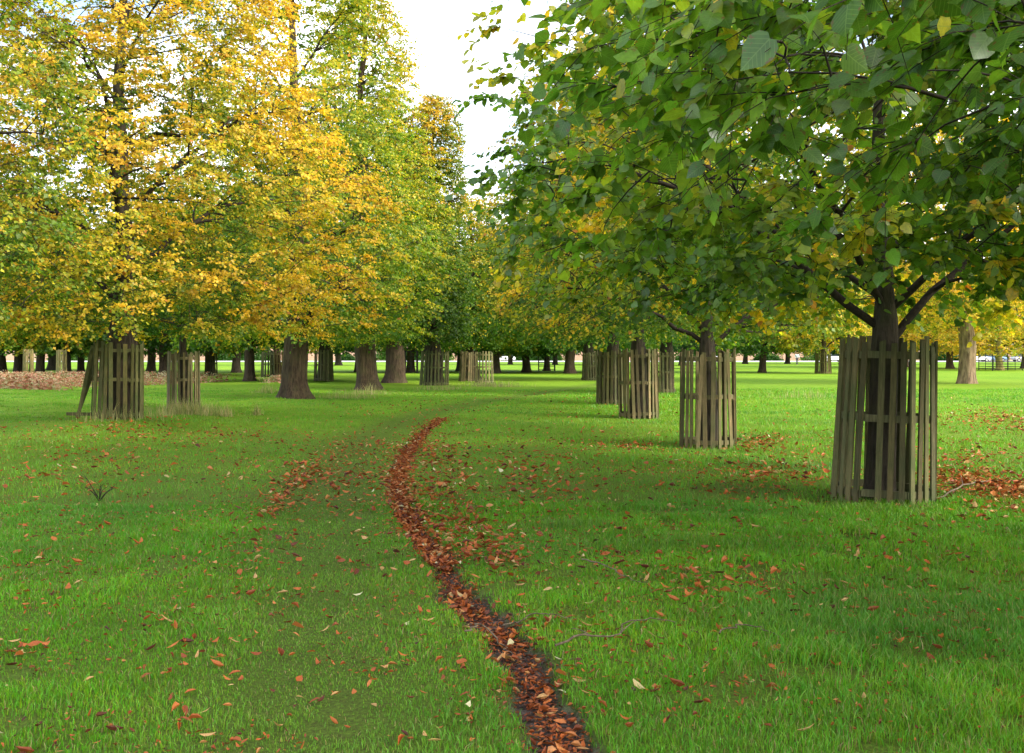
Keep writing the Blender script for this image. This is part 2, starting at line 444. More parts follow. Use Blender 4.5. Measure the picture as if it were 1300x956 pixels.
def guard(base, label, R=.56, H=1.85, n=8, spacing=.135, sw=.075, seed=0, lean=(0, 0), miss=(), taper=.06, rz=0, tintv=(1, 1, 1), cat='tree guard', group='wooden tree guards', leaners=0, sag=0, lsx=-1):
    random.seed(seed)
    x, y = base
    t = thing('tree_guard', label, cat, (x, y, gz1(x, y) - .02), 0, group)
    t.rotation_euler = (lean[0], lean[1], 0)
    S = Geo(); rails = [Geo(), Geo(), Geo()]
    tv = np.array(tintv)
    cid = 0
    for i in range(n):
        a0 = rz + 2 * math.pi * i / n; a1 = rz + 2 * math.pi * (i + 1) / n
        rb = R * (1 + taper); rt = R * (1 - taper)
        A = np.array([math.cos(a0), math.sin(a0), 0]); B = np.array([math.cos(a1), math.sin(a1), 0])
        ux = norm(B - A); uy = norm((A + B) / 2)
        L = np.linalg.norm(B - A) * R
        for k, hz in enumerate((.10, H * .50, H * .88)):
            if (i, k) in miss: continue
            f = hz / H; rr = rb * (1 - f) + rt * f
            c = (A + B) / 2 * rr + np.array([0, 0, hz + random.uniform(-.015, .015)]) - uy * .012 * 1
            v = box_v(c, ux, uy, np.array([0, 0, 1.]), np.linalg.norm(B - A) * rr * .97, .028, .08)
            tint = tv * random.uniform(.7, 1.0)
            rails[k].add(v, [BOXF], tint)
        m = max(1, int(round(L / spacing)))
        for j in range(m):
            cid += 1
            if (i, 'all') in miss or random.random() < .045: continue
            f = (j + .5) / m
            P = A * (1 - f) + B * f
            lo = P * rb + uy * .014; hi = P * rt + uy * .014
            hgt = H * random.uniform(.965, 1.02)
            d = hi - lo; d[2] = 0
            uz = norm(np.array([0, 0, hgt]) + d + ux * random.gauss(0, .026))
            uxx = norm(ux + uy * random.gauss(0, .06)); uyy = np.cross(uz, uxx) * -1
            c = lo + np.array([0, 0, random.uniform(-.02, .03)])
            v = box_v(c, uxx, uyy, uz, sw * random.uniform(.85, 1.12), .022, hgt)
            v[[4, 7]] += uz * random.uniform(-.035, .01); v[[5, 6]] += uz * random.uniform(-.02, .01)
            g_ = random.uniform(.45, 1.15)
            S.add(v, [BOXF], tv * np.array([g_ * random.uniform(.95, 1.1), g_, g_ * random.uniform(.82, 1.0)]))
    link('slat_ring', S.mesh('slat_ring'), M['wood'], t)
    for r in rails: link('rail', r.mesh('rail'), M['wood'], t)
    for q in range(leaners):
        G = Geo()
        b = np.array([lsx * (R + .22 + .10 * q), -R * .55 + .2 * q, 0.02]); tp = np.array([lsx * (R * .9), -R * .4 + .12 * q, H * (.95 - .12 * q)])
        uz = norm(tp - b); ux = norm(np.array([.3, 1, 0]) - uz * uz.dot(np.array([.3, 1, 0]))); 
        v = box_v(b, np.array([0.9, .4, 0]), np.cross(uz, np.array([0.9, .4, 0])), uz, .08, .022, np.linalg.norm(tp - b))
        G.add(v, [BOXF], tv * .75)
        lo = link('loose_slat', G.mesh('loose_slat'), M['wood'], t); lo['label'] = 'slat come loose and leaning outwards'
    if leaners:
        G = Geo()
        v = box_v(np.array([lsx * (R + .18), -R * .5, .10]), np.array([1., .15, 0]), np.array([-.15, 1, 0]), np.array([0, 0, 1.]), .62, .03, .08)
        G.add(v, [BOXF], tv * .7); link('loose_rail', G.mesh('loose_rail'), M['wood'], t)
    return t

def iron_guard(base, label, half=1.4, H=1.8, bars=7, group='iron tree guards'):
    x, y = base
    t = thing('iron_tree_guard', label, 'tree guard', (x, y, gz1(x, y)), 0, group)
    for sx, sy in ((-1, -1), (1, -1), (1, 1), (-1, 1)):
        P = np.array([[[sx * half, sy * half, -.05], [sx * half, sy * half, H + .08]]]); G = Geo()
        G.add(*tubes(P, np.full((1, 2), .045), 6)); link('post', G.mesh('post'), M['iron'], t)
    for k, (a, b) in enumerate((((-1, -1), (1, -1)), ((1, -1), (1, 1)), ((1, 1), (-1, 1)), ((-1, 1), (-1, -1)))):
        G = Geo(); a = np.array(a) * half; b = np.array(b) * half
        for j in range(bars):
            z = .12 + (H - .12) * j / (bars - 1)
            P = np.array([[[*a, z], [*b, z]]]); G.add(*tubes(P, np.full((1, 2), .022), 5))
        m_ = (a + b) / 2; P = np.array([[[*m_, 0], [*m_, H]]]); G.add(*tubes(P, np.full((1, 2), .028), 5))
        link('bar_panel', G.mesh('bar_panel'), M['iron'], t)
    return t

# ------------------------------------------------------------------ trees
def tmpl_heart():
    us = [0, .18, .42, .68, .9]; ws = [.0, .0, .0, -.03, -.09]
    rib = [(u, 0, w) for u, w in zip(us, ws)] + [(1.08, 0, -.17)]
    sv = [(-.09, .17, .02), (.02, .40, .05), (.30, .53, .07), (.62, .43, .03), (.86, .20, -.05)]
    v = rib + [(a, b, c) for a, b, c in sv] + [(a, -b, c) for a, b, c in sv]
    f = []
    for o, fl in ((6, 1), (11, 0)):
        for i in range(4):
            q = [i, i + 1, o + i + 1, o + i]; f.append(q if fl else q[::-1])
    t = [[4, 5, 10], [4, 15, 5]]
    return np.array(v, float), [np.array(f), np.array(t)]
def tmpl_leaf():
    v = np.array([(0, 0, 0), (1, 0, -.12), (.38, .46, .06), (.38, -.46, .06)], float)
    return v, [np.array([[0, 1, 2], [0, 3, 1]])]
TMPL = {'heart': tmpl_heart(), 'leaf': tmpl_leaf()}

def leaf_geo(pos, tip, nrm, size, col, tmpl):
    tv, tf = TMPL[tmpl]
    tip = norm(tip); side = norm(np.cross(nrm, tip)); n_ = np.cross(tip, side)
    cv = RNG.uniform(.2, 1.1, len(pos))
    v = pos[:, None] + size[:, None, None] * (tv[None, :, 0:1] * tip[:, None] + tv[None, :, 1:2] * side[:, None] + (tv[None, :, 2:3] * cv[:, None, None]) * n_[:, None])
    N, k = len(pos), len(tv)
    off = (np.arange(N) * k)[:, None, None]
    fs = [(f[None] + off).reshape(-1, f.shape[1]) for f in tf]
    if tmpl == 'heart': # leaf-own coordinates for the veins, kept beside the colour
        LEAF_UV['uv'] = np.tile(np.stack([tv[:, 0], tv[:, 1], 0 * tv[:, 0]], 1), (N, 1)) + np.repeat(np.stack([0 * size, 0 * size, RNG.random(N) * 50], 1), k, 0)
    return v.reshape(-1, 3), fs, np.repeat(col, k, 0)
LEAF_UV = {}

BROAD = [(0, .72), (.06, .95), (.2, 1.0), (.45, .98), (.65, .82), (.85, .5), (1, .12)]
TALL = [(0, .7), (.08, 1.0), (.25, 1.0), (.45, .8), (.65, .66), (.85, .42), (1, .08)]
GOLD = [(0, .72), (.08, .95), (.2, 1.0), (.36, .86), (.5, .66), (.7, .5), (.88, .36), (1, .1)]
COLUMN = [(0, .7), (.1, 1.0), (.3, .85), (.6, .75), (.85, .6), (.95, .45), (1, .15)]

def build_tree(seed, trunk_r=.3, fork=2.2, H=9., z0=2.1, R=4.2, prof=BROAD, clusters=900, tw=5, lv=8, lsize=.09, csize=.5, tmpl='leaf', off=(0, 0),
               limbs=9, yel=.35, yel_h=.15, yel_n=.35, yel_r=.12, gap=.30, gap_top=None, lump=.22, twigs=True, flare=.5, lean=(0, 0), leaf_mat='leaf', bark='bark_dark',
               cull=None, spec_limbs=(), leader=True, asym=None, shell=.45, burr=0, greenshift=(1, 1, 1), flat=.45, sides=20, low_limb=.5):
    rng = np.random.default_rng(seed)
    offv = np.array([off[0], off[1]])
    # trunk line
    top = H * (.92 if leader else .45)
    K = 30
    zz = np.concatenate([np.linspace(-.15, 1.2, 9), np.linspace(1.4, top, K - 9)])
    wob = .12 * trunk_r / .3
    wx = wob * (vnoise(np.stack([zz * .5, 0 * zz, 0 * zz + seed], 1), 3) - .5) * 2 * np.clip(zz / 2, 0, 1)
    wy = wob * (vnoise(np.stack([zz * .5, 0 * zz, 0 * zz + seed], 1), 4) - .5) * 2 * np.clip(zz / 2, 0, 1)
    u = np.clip(zz / max(H, 1), 0, 1)
    tx = lean[0] * zz + offv[0] * u ** 1.3 * .7 + wx; ty = lean[1] * zz + offv[1] * u ** 1.3 * .7 + wy
    TP = np.stack([tx, ty, zz], 1)
    tr = trunk_r * (1 - .82 * np.clip((zz - fork * .8) / (top - fork * .8), 0, 1) ** .75) * (1 + flare * np.exp(-np.maximum(zz, 0) / .32))
    tr = np.where(zz > fork, tr * .78, tr)
    ang = np.arange(sides) / sides * 2 * np.pi
    A_, Z_ = np.meshgrid(ang, zz)
    ph = rng.uniform(0, 6)
    mul = 1 + .12 * np.cos(5 * A_ + ph) * (.35 + np.exp(-np.maximum(Z_, 0) / .5)) + .12 * (vnoise(np.stack([np.cos(A_).ravel() * 1.7, np.sin(A_).ravel() * 1.7, Z_.ravel() * .7 + seed], 1), 8).reshape(A_.shape) - .5)
    mul += .05 * np.cos(11 * A_ + ph * 2 + Z_ * .6)
    if burr: mul += burr * np.exp(-((Z_ - fork * .85) / .35) ** 2) * (.5 + vnoise(np.stack([np.cos(A_).ravel() * 3, np.sin(A_).ravel() * 3, Z_.ravel() * 3], 1), 9).reshape(A_.shape))
    TG = Geo(); TG.add(*tubes(TP[None], tr[None], sides, mul[None]))
    # envelope
    pz = [p[0] for p in prof]; pr = [p[1] for p in prof]
    def env(dz, az):
        r = R * np.interp(dz, pz, pr)
        d = np.stack([np.cos(az) * 1.6, np.sin(az) * 1.6, dz * 3.5 + seed * 1.7], 1)
        r = r * (1 - lump / 2 + lump * (vnoise(d, seed) + .5 * vnoise(d * 2.3, seed + 1)) / .75)
        if asym is not None: r = r * (1 + asym[1] * np.cos(az - asym[0]))
        return r
    def centre(z):
        return np.stack([np.interp(z, zz, tx), np.interp(z, zz, ty)], 1)
    # limbs
    nl = limbs
    azs = np.arange(nl) * 2.399 + rng.uniform(0, 6) + rng.normal(0, .2, nl)
    zs = fork + (top - fork) * (np.linspace(0, .85, nl)) ** 1.15
    ze = np.minimum(zs + rng.uniform(.3, 1.6, nl) * R * .35 * (1 + (zs - fork) / H), H * .93)
    if len(spec_limbs):
        for i, (a, z_s, z_e) in enumerate(spec_limbs): azs[i], zs[i], ze[i] = a, z_s, z_e
    re = env(np.clip((ze - z0) / (H - z0), 0, 1), azs) * rng.uniform(.72, .9, nl)
    S = np.stack([*centre(zs).T, zs], 1); E = np.stack([centre(ze)[:, 0] + np.cos(azs) * re, centre(ze)[:, 1] + np.sin(azs) * re, ze], 1)
    C = S * .45 + E * .55; C[:, 2] = zs + (ze - zs) * rng.uniform(.9, 1.35, nl)
    LP = bez(S, C, E, 12); LP[:, 1:] += rng.normal(0, .035 * R / 4, (nl, 11, 3))
    lr0 = np.interp(zs, zz, tr) * .36
    LR = lr0[:, None] * np.linspace(1, .22, 12)[None] ** 1.0
    BG = Geo(); BG.add(*tubes(LP, LR, 8))
    # secondary branches
    ns = 12
    ti = rng.integers(2, 12, (nl, ns)); li = np.repeat(np.arange(nl), ns); ti = ti.ravel()
    S2 = LP[li, ti]; az2 = azs[li] + rng.choice([-1, 1], len(li)) * rng.uniform(.35, 1.25, len(li))
    ln2 = R * rng.uniform(.2, .5, len(li))
    E2 = S2 + np.stack([np.cos(az2) * ln2, np.sin(az2) * ln2, rng.uniform(-.25, .7, len(li)) * ln2], 1)
    # keep inside the envelope
    def inside(P, sc_=.92):
        dz = np.clip((P[:, 2] - z0) / (H - z0), 0, 1); c = centre(P[:, 2]); d = P[:, :2] - c
        az = np.arctan2(d[:, 1], d[:, 0]); r = np.linalg.norm(d, axis=1); rm = env(dz, az) * sc_
        k = np.minimum(1, rm / np.maximum(r, 1e-3)); P = P.copy(); P[:, :2] = c + d * k[:, None]; P[:, 2] = np.clip(P[:, 2], z0 + .15, H * .97); return P
    E2 = inside(E2)
    C2 = (S2 + E2) / 2 + rng.normal(0, .12, S2.shape) + np.array([0, 0, .12])
    P2 = bez(S2, C2, E2, 6)
    r2 = np.minimum(LR[li, ti] * .6, .035 * R / 4)
    BG.add(*tubes(P2, r2[:, None] * np.linspace(1, .25, 6)[None], 5))
    # clusters
    n0 = int(clusters * 2.2)
    dz = rng.random(n0 * 2); w = np.interp(dz, pz, pr); dz = dz[rng.random(len(dz)) < w][:n0]; n0 = len(dz)
    az = rng.uniform(0, 2 * np.pi, n0); rho = rng.random(n0) ** shell
    z = z0 + .1 + dz * (H - z0 - .1)
    c = centre(z); r = env(dz, az) * rho
    P = np.stack([c[:, 0] + np.cos(az) * r, c[:, 1] + np.sin(az) * r, z], 1)
    gt = gap if gap_top is None else gap + (gap_top - gap) * dz
    gn = .72 * vnoise(P / (csize * 3.0) * np.array([1, 1, 1.6]) + seed, seed + 5) + .28 * vnoise(P / (csize * 1.2), seed + 6)
    k = gn > gt
    P, rho, dz, az = P[k][:clusters], rho[k][:clusters], dz[k][:clusters], az[k][:clusters]
    if cull is not None:
        k = cull(P); P, rho, dz, az = P[k], rho[k], dz[k], az[k]
    nC = len(P)
    pts = np.concatenate([P2[:, 2:].reshape(-1, 3), LP[:, 3:].reshape(-1, 3), TP[zz > fork + .4]])
    out = np.stack([np.cos(az), np.sin(az), 0 * az], 1)
    tgt = P - out * csize * .6
    dist0 = np.linalg.norm(P - np.stack([*centre(P[:, 2]).T, P[:, 2]], 1), axis=1) + rng.uniform(0, .3, nC)
    order = np.argsort(dist0); S3 = np.empty_like(P); P3 = np.empty((nC, 5, 3)); pool = pts
    for ch in np.array_split(order, 14):
        if not len(ch): continue
        best = np.empty(len(ch), int)
        for i in range(0, len(ch), 300):
            d = np.linalg.norm(tgt[ch[i:i + 300], None] - pool[None], axis=2); best[i:i + 300] = d.argmin(1)
        S3[ch] = pool[best]
        C3 = (S3[ch] + P[ch]) / 2 + np.array([0, 0, .08]) + rng.normal(0, .09, (len(ch), 3))
        P3[ch] = bez(S3[ch], C3, P[ch], 5)
        pool = np.concatenate([pool, P3[ch][:, 2:4].reshape(-1, 3)])
    BG.add(*tubes(P3, (.003 + .0035 * np.linalg.norm(P - S3, axis=1).clip(0, 2.5))[:, None] * np.linspace(1.4, .45, 5)[None] * (lsize / .09) ** .5, 4))
    # twiglets & leaves
    d0 = rng.normal(0, 1, (nC, tw, 3)); d0[..., 2] *= flat
    d0 = norm(d0 + out[:, None] * .75)
    L = csize * rng.uniform(.55, 1.25, (nC, tw))
    s = (np.arange(lv) + .6) / lv
    s = np.broadcast_to(s, (nC, tw, lv)) + rng.normal(0, .03, (nC, tw, lv))
    droop = rng.uniform(.1, .55, (nC, tw)) * L
    pos = P[:, None, None] + d0[:, :, None] * (s * L[..., None])[..., None]
    pos[..., 2] -= droop[..., None] * s ** 2
    if twigs:
        k3 = np.linspace(0, 1, 4)[None, None]
        q = P[:, None, None] + d0[:, :, None] * (k3 * L[..., None])[..., None]
        q[..., 2] -= droop[..., None] * k3 ** 2
        q = q.reshape(-1, 4, 3)
        BG.add(*tubes(q, np.broadcast_to(np.linspace(.0035, .0012, 4)[None], (len(q), 4)), 3))
    sgn = np.where(np.arange(lv) % 2 == 0, 1, -1)[None, None]
    side = norm(np.cross(d0, [0, 0, 1.]))
    tip = side[:, :, None] * sgn[..., None] * .75 + d0[:, :, None] * .45 + rng.normal(0, .32, pos.shape) + np.array([0, 0, -.5])
    nr = np.array([0, 0, .75]) + out[:, None, None] * .45 + rng.normal(0, .42, pos.shape)
    pos = pos + rng.normal(0, .015, pos.shape)
    # leaf colours
    cy = yel + yel_h * (dz - .4) * 2 + yel_n * (vnoise(P / (R * .33) + 3.1 * seed, seed + 9) - .5) * 2 + yel_r * (rho - .7) * 2
    cy = cy[:, None, None] + rng.normal(0, .05, (nC, 1, 1)) + rng.normal(0, .04, (nC, tw, 1)) + rng.normal(0, .055, (nC, tw, lv))
    odd = rng.random(cy.shape) < .03
    cy = np.minimum(cy, .875 + .05 * (vnoise(P / 1.3, seed + 12) - .3)[:, None, None]); cy = np.where(odd, cy + .25, cy)
    posf = pos.reshape(-1, 3); N = len(posf)
    cl = np.repeat(rng.uniform(.75, 1.2, nC), tw * lv)[:, None]
    col = pal(cy.ravel(), PAL['green']) * cl * rng.uniform(.78, 1.18, (N, 1)) * np.array(greenshift)
    keep = rng.random(N) > .06
    keep &= posf[:, 2] > z0 - .35
    size = lsize * rng.uniform(.6, 1.2, N)
    v, fs, cc = leaf_geo(posf[keep], tip.reshape(-1, 3)[keep], nr.reshape(-1, 3)[keep], size[keep], col[keep], tmpl)
    CG = Geo(); CG.add(v, fs, cc)
    cme = CG.mesh('crown', tmpl == 'heart')
    if tmpl == 'heart':
        a = cme.attributes.new('leafuv', 'FLOAT_VECTOR', 'POINT'); a.data.foreach_set('vector', LEAF_UV['uv'].astype(np.float32).ravel())
    return TG.mesh('trunk', True), BG.mesh('branches', True), cme, bark, leaf_mat

def place_tree(name, base, label, meshes, cat='tree', group=None, rz=0, scale=1, trunk_label=None):
    tm, bm_, cm, bark, lm = meshes
    x, y = base
    t = thing(name, label, cat, (x, y, gz1(x, y) - .02), rz, group)
    t.scale = (scale,) * 3
    link('trunk', tm, M[bark], t)
    if bm_ is not None: link('branches', bm_, M['twig'], t)
    link('crown', cm, M[lm], t)
    return t

# ---- right-hand row
GR = 'lime trees of the right row'
def cull_fork(r0, zt):
    return lambda P: (np.linalg.norm(P[:, :2], axis=1) > r0 * (1 - (P[:, 2] - zt + .8).clip(0, 9) / 1.6)) | (P[:, 2] > zt)
def cull_near(P0):
    def f(P):
        w = P + np.array([P0[0], P0[1], 0])
        d = np.linalg.norm(w - np.array([0, 0, EYE]), axis=1)
        edge = (w[:, 0] > .22 + np.clip(4 - w[:, 1], 0, 9) * .05 + .5 * (vnoise(w * 1.1, 5) - .5) + np.clip(w[:, 1] - 5, 0, 4) * .1) | (w[:, 1] < 0)
        edge &= (w[:, 0] > .25 + 2.2 * (3.05 - w[:, 2]).clip(0, 1)) | (w[:, 1] > 6.5)
        return (d > 2.75) & edge & (w[:, 2] > 2.62 - .06 * np.clip(w[:, 1] - 3, 0, 6))
    return f
R0 = (4.9, 4.4)
place_tree('lime_tree', R0, 'big leaved green lime tree whose branches overhang the top right corner', build_tree(
    101,   .20, 2.3, 8.5, 2.2, 5.1, BROAD, 1350, 6, 7, .09, .42, 'heart', limbs=12, yel=.52, yel_h=.0, yel_n=.20, yel_r=.03, gap=.45, gap_top=.66, cull=cull_near(R0), leaf_mat='leaf_near', greenshift=(1.4, 1.28, 1.25), low_limb=.3), group=GR)
R1 = at(1120, 636)
place_tree('lime_tree', (R1[0] - .02, R1[1]), 'dark forking lime tree inside the large near wooden guard', build_tree(
    102, .148, 2.15, 8.8, 2.15, 3.95, BROAD, 1200, 6, 8, .082, .44, 'heart', limbs=13, cull=cull_fork(1.9, 3.05), yel=.58, yel_h=0, yel_n=.30, yel_r=.14, gap=.38, gap_top=.58, leaf_mat='leaf_near', leader=True, flare=.25,
    spec_limbs=[(math.pi * .97, 1.95, 4.0), (.25, 1.75, 3.8), (math.pi * 1.25, 2.2, 4.4), (-.5, 2.15, 4.2), (2.3, 2.3, 3.9), (1.1, 2.2, 3.5)], greenshift=(1.4, 1.28, 1.1)), group=GR)
R2 = at(899, 564)
place_tree('lime_tree', R2, 'slender lime tree with many branches rising from second right guard', build_tree(
    103, .15, 2.1, 9.6, 2.1, 3.45, BROAD, 1150, 6, 7, .08, .46, 'leaf', limbs=12, cull=cull_fork(1.9, 2.9), yel=.67, yel_h=.04, yel_n=.26, yel_r=.14, gap=.34, gap_top=.5, flare=.3,
    spec_limbs=[(math.pi * .95, 1.9, 3.0), (.2, 1.8, 2.8), (math.pi * .85, 2.1, 3.8)]), group=GR)
R3 = at(811, 532)
place_tree('lime_tree', R3, 'lime tree with yellow flecked leaves in third right guard', build_tree(
    104, .21, 2.1, 9.4, 2.05, 3.6, BROAD, 1100, 6, 7, .09, .5, 'leaf', limbs=11, yel=.62, yel_h=.08, yel_n=.22, yel_r=.14, gap=.33), group=GR)
R4 = at(777, 514)
place_tree('lime_tree', R4, 'green lime tree in the guard half hidden behind the third right guard', build_tree(
    105, .2, 2.1, 9.0, 2.05, 4.2, BROAD, 1100, 6, 7, .105, .55, 'leaf', limbs=10, yel=.54, yel_h=.05, yel_n=.2, yel_r=.08, gap=.30, twigs=False), group=GR)
# ---- left row
GL = 'golden and green trees of the left row'
L0 = (-11.3, 16.5)
place_tree('lime_tree', L0, 'pale green leaved tree reaching in from the left edge', build_tree(
    201, .35, 2.2, 12, 2.3, 3.8, BROAD, 1700, 6, 7, .085, .46, 'leaf', limbs=12, yel=.66, yel_h=.02, yel_n=.14, yel_r=.05, gap=.42), group=GL)
place_tree('lime_tree', (L1P[0] + .1, L1P[1]), 'golden yellow tree over the guard with leaning broken slats', build_tree(
    202, .33, 2.6, 14.8, 1.95, 5.5, GOLD, 2700, 8, 8, .085, .46, 'leaf', limbs=15, yel=.80, yel_h=.05, yel_n=.16, yel_r=.24, gap=.42, gap_top=.48, flat=.28, lump=.34, flare=.3, asym=(0, .05), bark='bark_dark'), group=GL)
L2P = at(233, 521)
place_tree('lime_tree', L2P, 'young thin lime tree in the pale narrow guard with dry grass', build_tree(
    203, .10, 2.3, 7.5, 2.2, 2.6, BROAD, 450, 5, 7, .09, .45, 'leaf', limbs=8, yel=.45, gap=.25, twigs=False), group=GL)
L3P = at(375, 506)
place_tree('lime_tree', L3P, 'tall yellow green tree on a broad bare flared brown trunk', build_tree(
    204, .45, 2.3, 20, 2.1, 4.6, TALL, 2000, 6, 7, .12, .62, 'leaf', limbs=16, yel=.66, yel_h=.07, yel_n=.08, yel_r=.06, gap=.38, gap_top=.55, flat=.3, lump=.34, flare=.65, bark='bark_brown', twigs=False, burr=.08), group=GL)
L4P = at(468, 495)
place_tree('lime_tree', L4P, 'tall lime green tree with lumpy leaning trunk right of the broad bare one', build_tree(
    205, .46, 2.4, 20.5, 2.2, 3.25, TALL, 1900, 6, 7, .125, .6, 'leaf', limbs=16, yel=.66, yel_h=.08, yel_n=.08, yel_r=.06, gap=.37, gap_top=.46, flat=.3, lump=.34, flare=.5, bark='bark_brown', lean=(-.02, 0), twigs=False, burr=.2, asym=(math.pi, .05)), group=GL)
L5P = at(501, 486)
place_tree('lime_tree', L5P, 'green tree with fluted grey brown trunk behind the lumpy one', build_tree(
    206, .55, 2.2, 15, 2.3, 2.6, TALL, 900, 6, 7, .14, .7, 'leaf', limbs=12, yel=.58, yel_h=.1, gap=.28, flare=.35, bark='bark_brown', twigs=False), group=GL)
L6P = at(551, 489)
place_tree('lime_tree', L6P, 'dark olive columnar tree with a rounded golden top beside the sky gap', build_tree(
    207, .42, 2.3, 15.3, 2.2, 2.1, COLUMN, 1200, 6, 7, .13, .6, 'leaf', limbs=14, yel=.50, yel_h=.22, yel_n=.10, yel_r=.05, gap=.24, flare=.3, twigs=False, greenshift=(1, .85, .8)), group=GL)
L7P = at(598, 482)
place_tree('lime_tree', L7P, 'low green tree in paired guards beneath the sky gap', build_tree(
    208, .5, 2.3, 11.5, 2.1, 4.0, BROAD, 1200, 6, 7, .14, .7, 'leaf', limbs=10, yel=.60, yel_h=.1, yel_n=.2, gap=.28, twigs=False), group=GL)

# ---- guards
guard(R1, 'large near wooden guard with uneven mossy slats leaning right', .54, 1.86, 7, .118, .066, 5, lean=(0, .035), miss=(), taper=.05, rz=.35, tintv=(.72, .78, .66))
guard(R2, 'second right wooden guard with pale straight slats around a slim trunk', .515, 1.83, 8, .13, .072, 26, taper=.02, rz=.1, tintv=(1.1, 1.08, .95))
guard(R3, 'third right wooden guard with neat narrow slats', .52, 1.80, 8, .13, .07, 7, lean=(0, -.02), taper=.01, rz=.3, tintv=(1.1, 1.05, .95))
guard(R4, 'wooden guard mostly hidden behind the third right guard', .50, 1.75, 8, .14, .075, 8, taper=.03, tintv=(.8, .85, .75))
guard(at(843, 499), 'small pale guard seen just right of the third right guard', .42, 1.75, 8, .15, .075, 9, taper=.02, tintv=(1.1, 1.1, 1))
guard((L1P[0] - .02, L1P[1]), 'wooden guard on the left mound with broken slats leaning outwards', .60, 1.88, 8, .155, .085, 10, taper=.03, leaners=3, lean=(0, .02), tintv=(.85, .95, .72))
guard(L2P, 'pale narrow wooden guard standing in dry grass on the left', .45, 1.68, 8, .13, .07, 11, taper=.03, rz=.2, tintv=(1.25, 1.25, 1.2))
guard(L6P, 'dark wooden guard of closely set slats under the olive columnar tree', .74, 1.85, 8, .17, .10, 12, lean=(0, .04), taper=.03, tintv=(.7, .85, .6))
guard(at(615, 486), 'open pale guard nearest the middle of the lawn', .50, 1.8, 8, .18, .08, 13, tintv=(1.1, 1.15, .95))
guard(at(594, 484), 'grey brown slatted guard beside the open pale guard', .52, 1.8, 8, .15, .09, 14, lean=(0, .03), tintv=(.8, .75, .65))
guard(at(748, 483), 'small mossy guard just left of the right row', .42, 1.75, 8, .14, .08, 15, tintv=(.7, .78, .6))
guard(at(1045, 474), 'lone distant guard on the sunny lawn left of the large near guard', .66, 1.85, 8, .19, .10, 16, tintv=(1.0, 1.0, .7))
guard(at(411, 485), 'mossy slatted guard between the two brown bare trunks', .54, 1.8, 8, .16, .09, 17, tintv=(.7, .8, .65))
guard(at(340, 479), 'first of two far guards left of the broad bare trunk', .45, 1.8, 8, .18, .10, 18, tintv=(.6, .75, .6))
guard(at(352, 477), 'paler second far guard left of the broad bare trunk', .5, 1.8, 8, .18, .10, 19, tintv=(1.0, .9, .75))
guard(at(268, 477), 'far dark guard right of the pale narrow guard', .45, 1.8, 8, .18, .10, 20, tintv=(.6, .65, .55))
guard(at(36, 480), 'whitish far guard, leftmost of three beyond the bracken', .34, 1.9, 8, .14, .10, 21, tintv=(1.9, 1.8, 1.4))
guard(at(78, 480), 'whitish far guard, middle one of three beyond the bracken', .34, 1.9, 8, .14, .10, 22, tintv=(1.9, 1.8, 1.4))
guard(at(119, 479), 'whitish far guard, beyond the bracken beside the golden tree', .3, 1.9, 8, .14, .10, 23, tintv=(1.9, 1.8, 1.4))
iron_guard(at(1270, 470), 'square black iron railing around a yellowish trunk at right', 1.45, 1.85, 8)
iron_guard(at(694, 471), 'tall black iron railing around the thin tree in mid lawn', .75, 1.8, 6)
iron_guard(at(522, 474), 'small iron railing glimpsed behind the fluted trunk', .5, 1.8, 5)

# ---- distant trees, crown meshes shared
def far(seed, yel, H=13, R=5.2, tr=.31, bark='bark_brown', prof=BROAD, gs=(1, 1, 1), n=750, ls=.24, yn=.2):
    return build_tree(seed, tr, 2.4, H, {0: 1.9, 1: 2.35, 2: 1.75}[seed % 3], R, prof, n, 5, 6, ls, .85, 'leaf', limbs=10, yel=yel, yel_h=.1, yel_n=yn, yel_r=.08, gap=.24, flare=.55, bark=bark, twigs=False, greenshift=gs, sides=14)
FA = {'green': far(301, .54), 'green2': far(302, .50, 12, 5.6, .36, 'bark_dark'), 'olive': far(303, .62, 14, 5), 'yellow': far(304, .80, 13, 5.5),
      'orange': far(305, .86, 13, 5.6, .36), 'dark': far(306, .22, 11, 5.5, .34, 'bark_dark', gs=(.8, .8, .9), yn=.08)}
def thin(k, tr): # same crown, other trunk
    return FA[k]
GD = 'distant trees across the lawn'
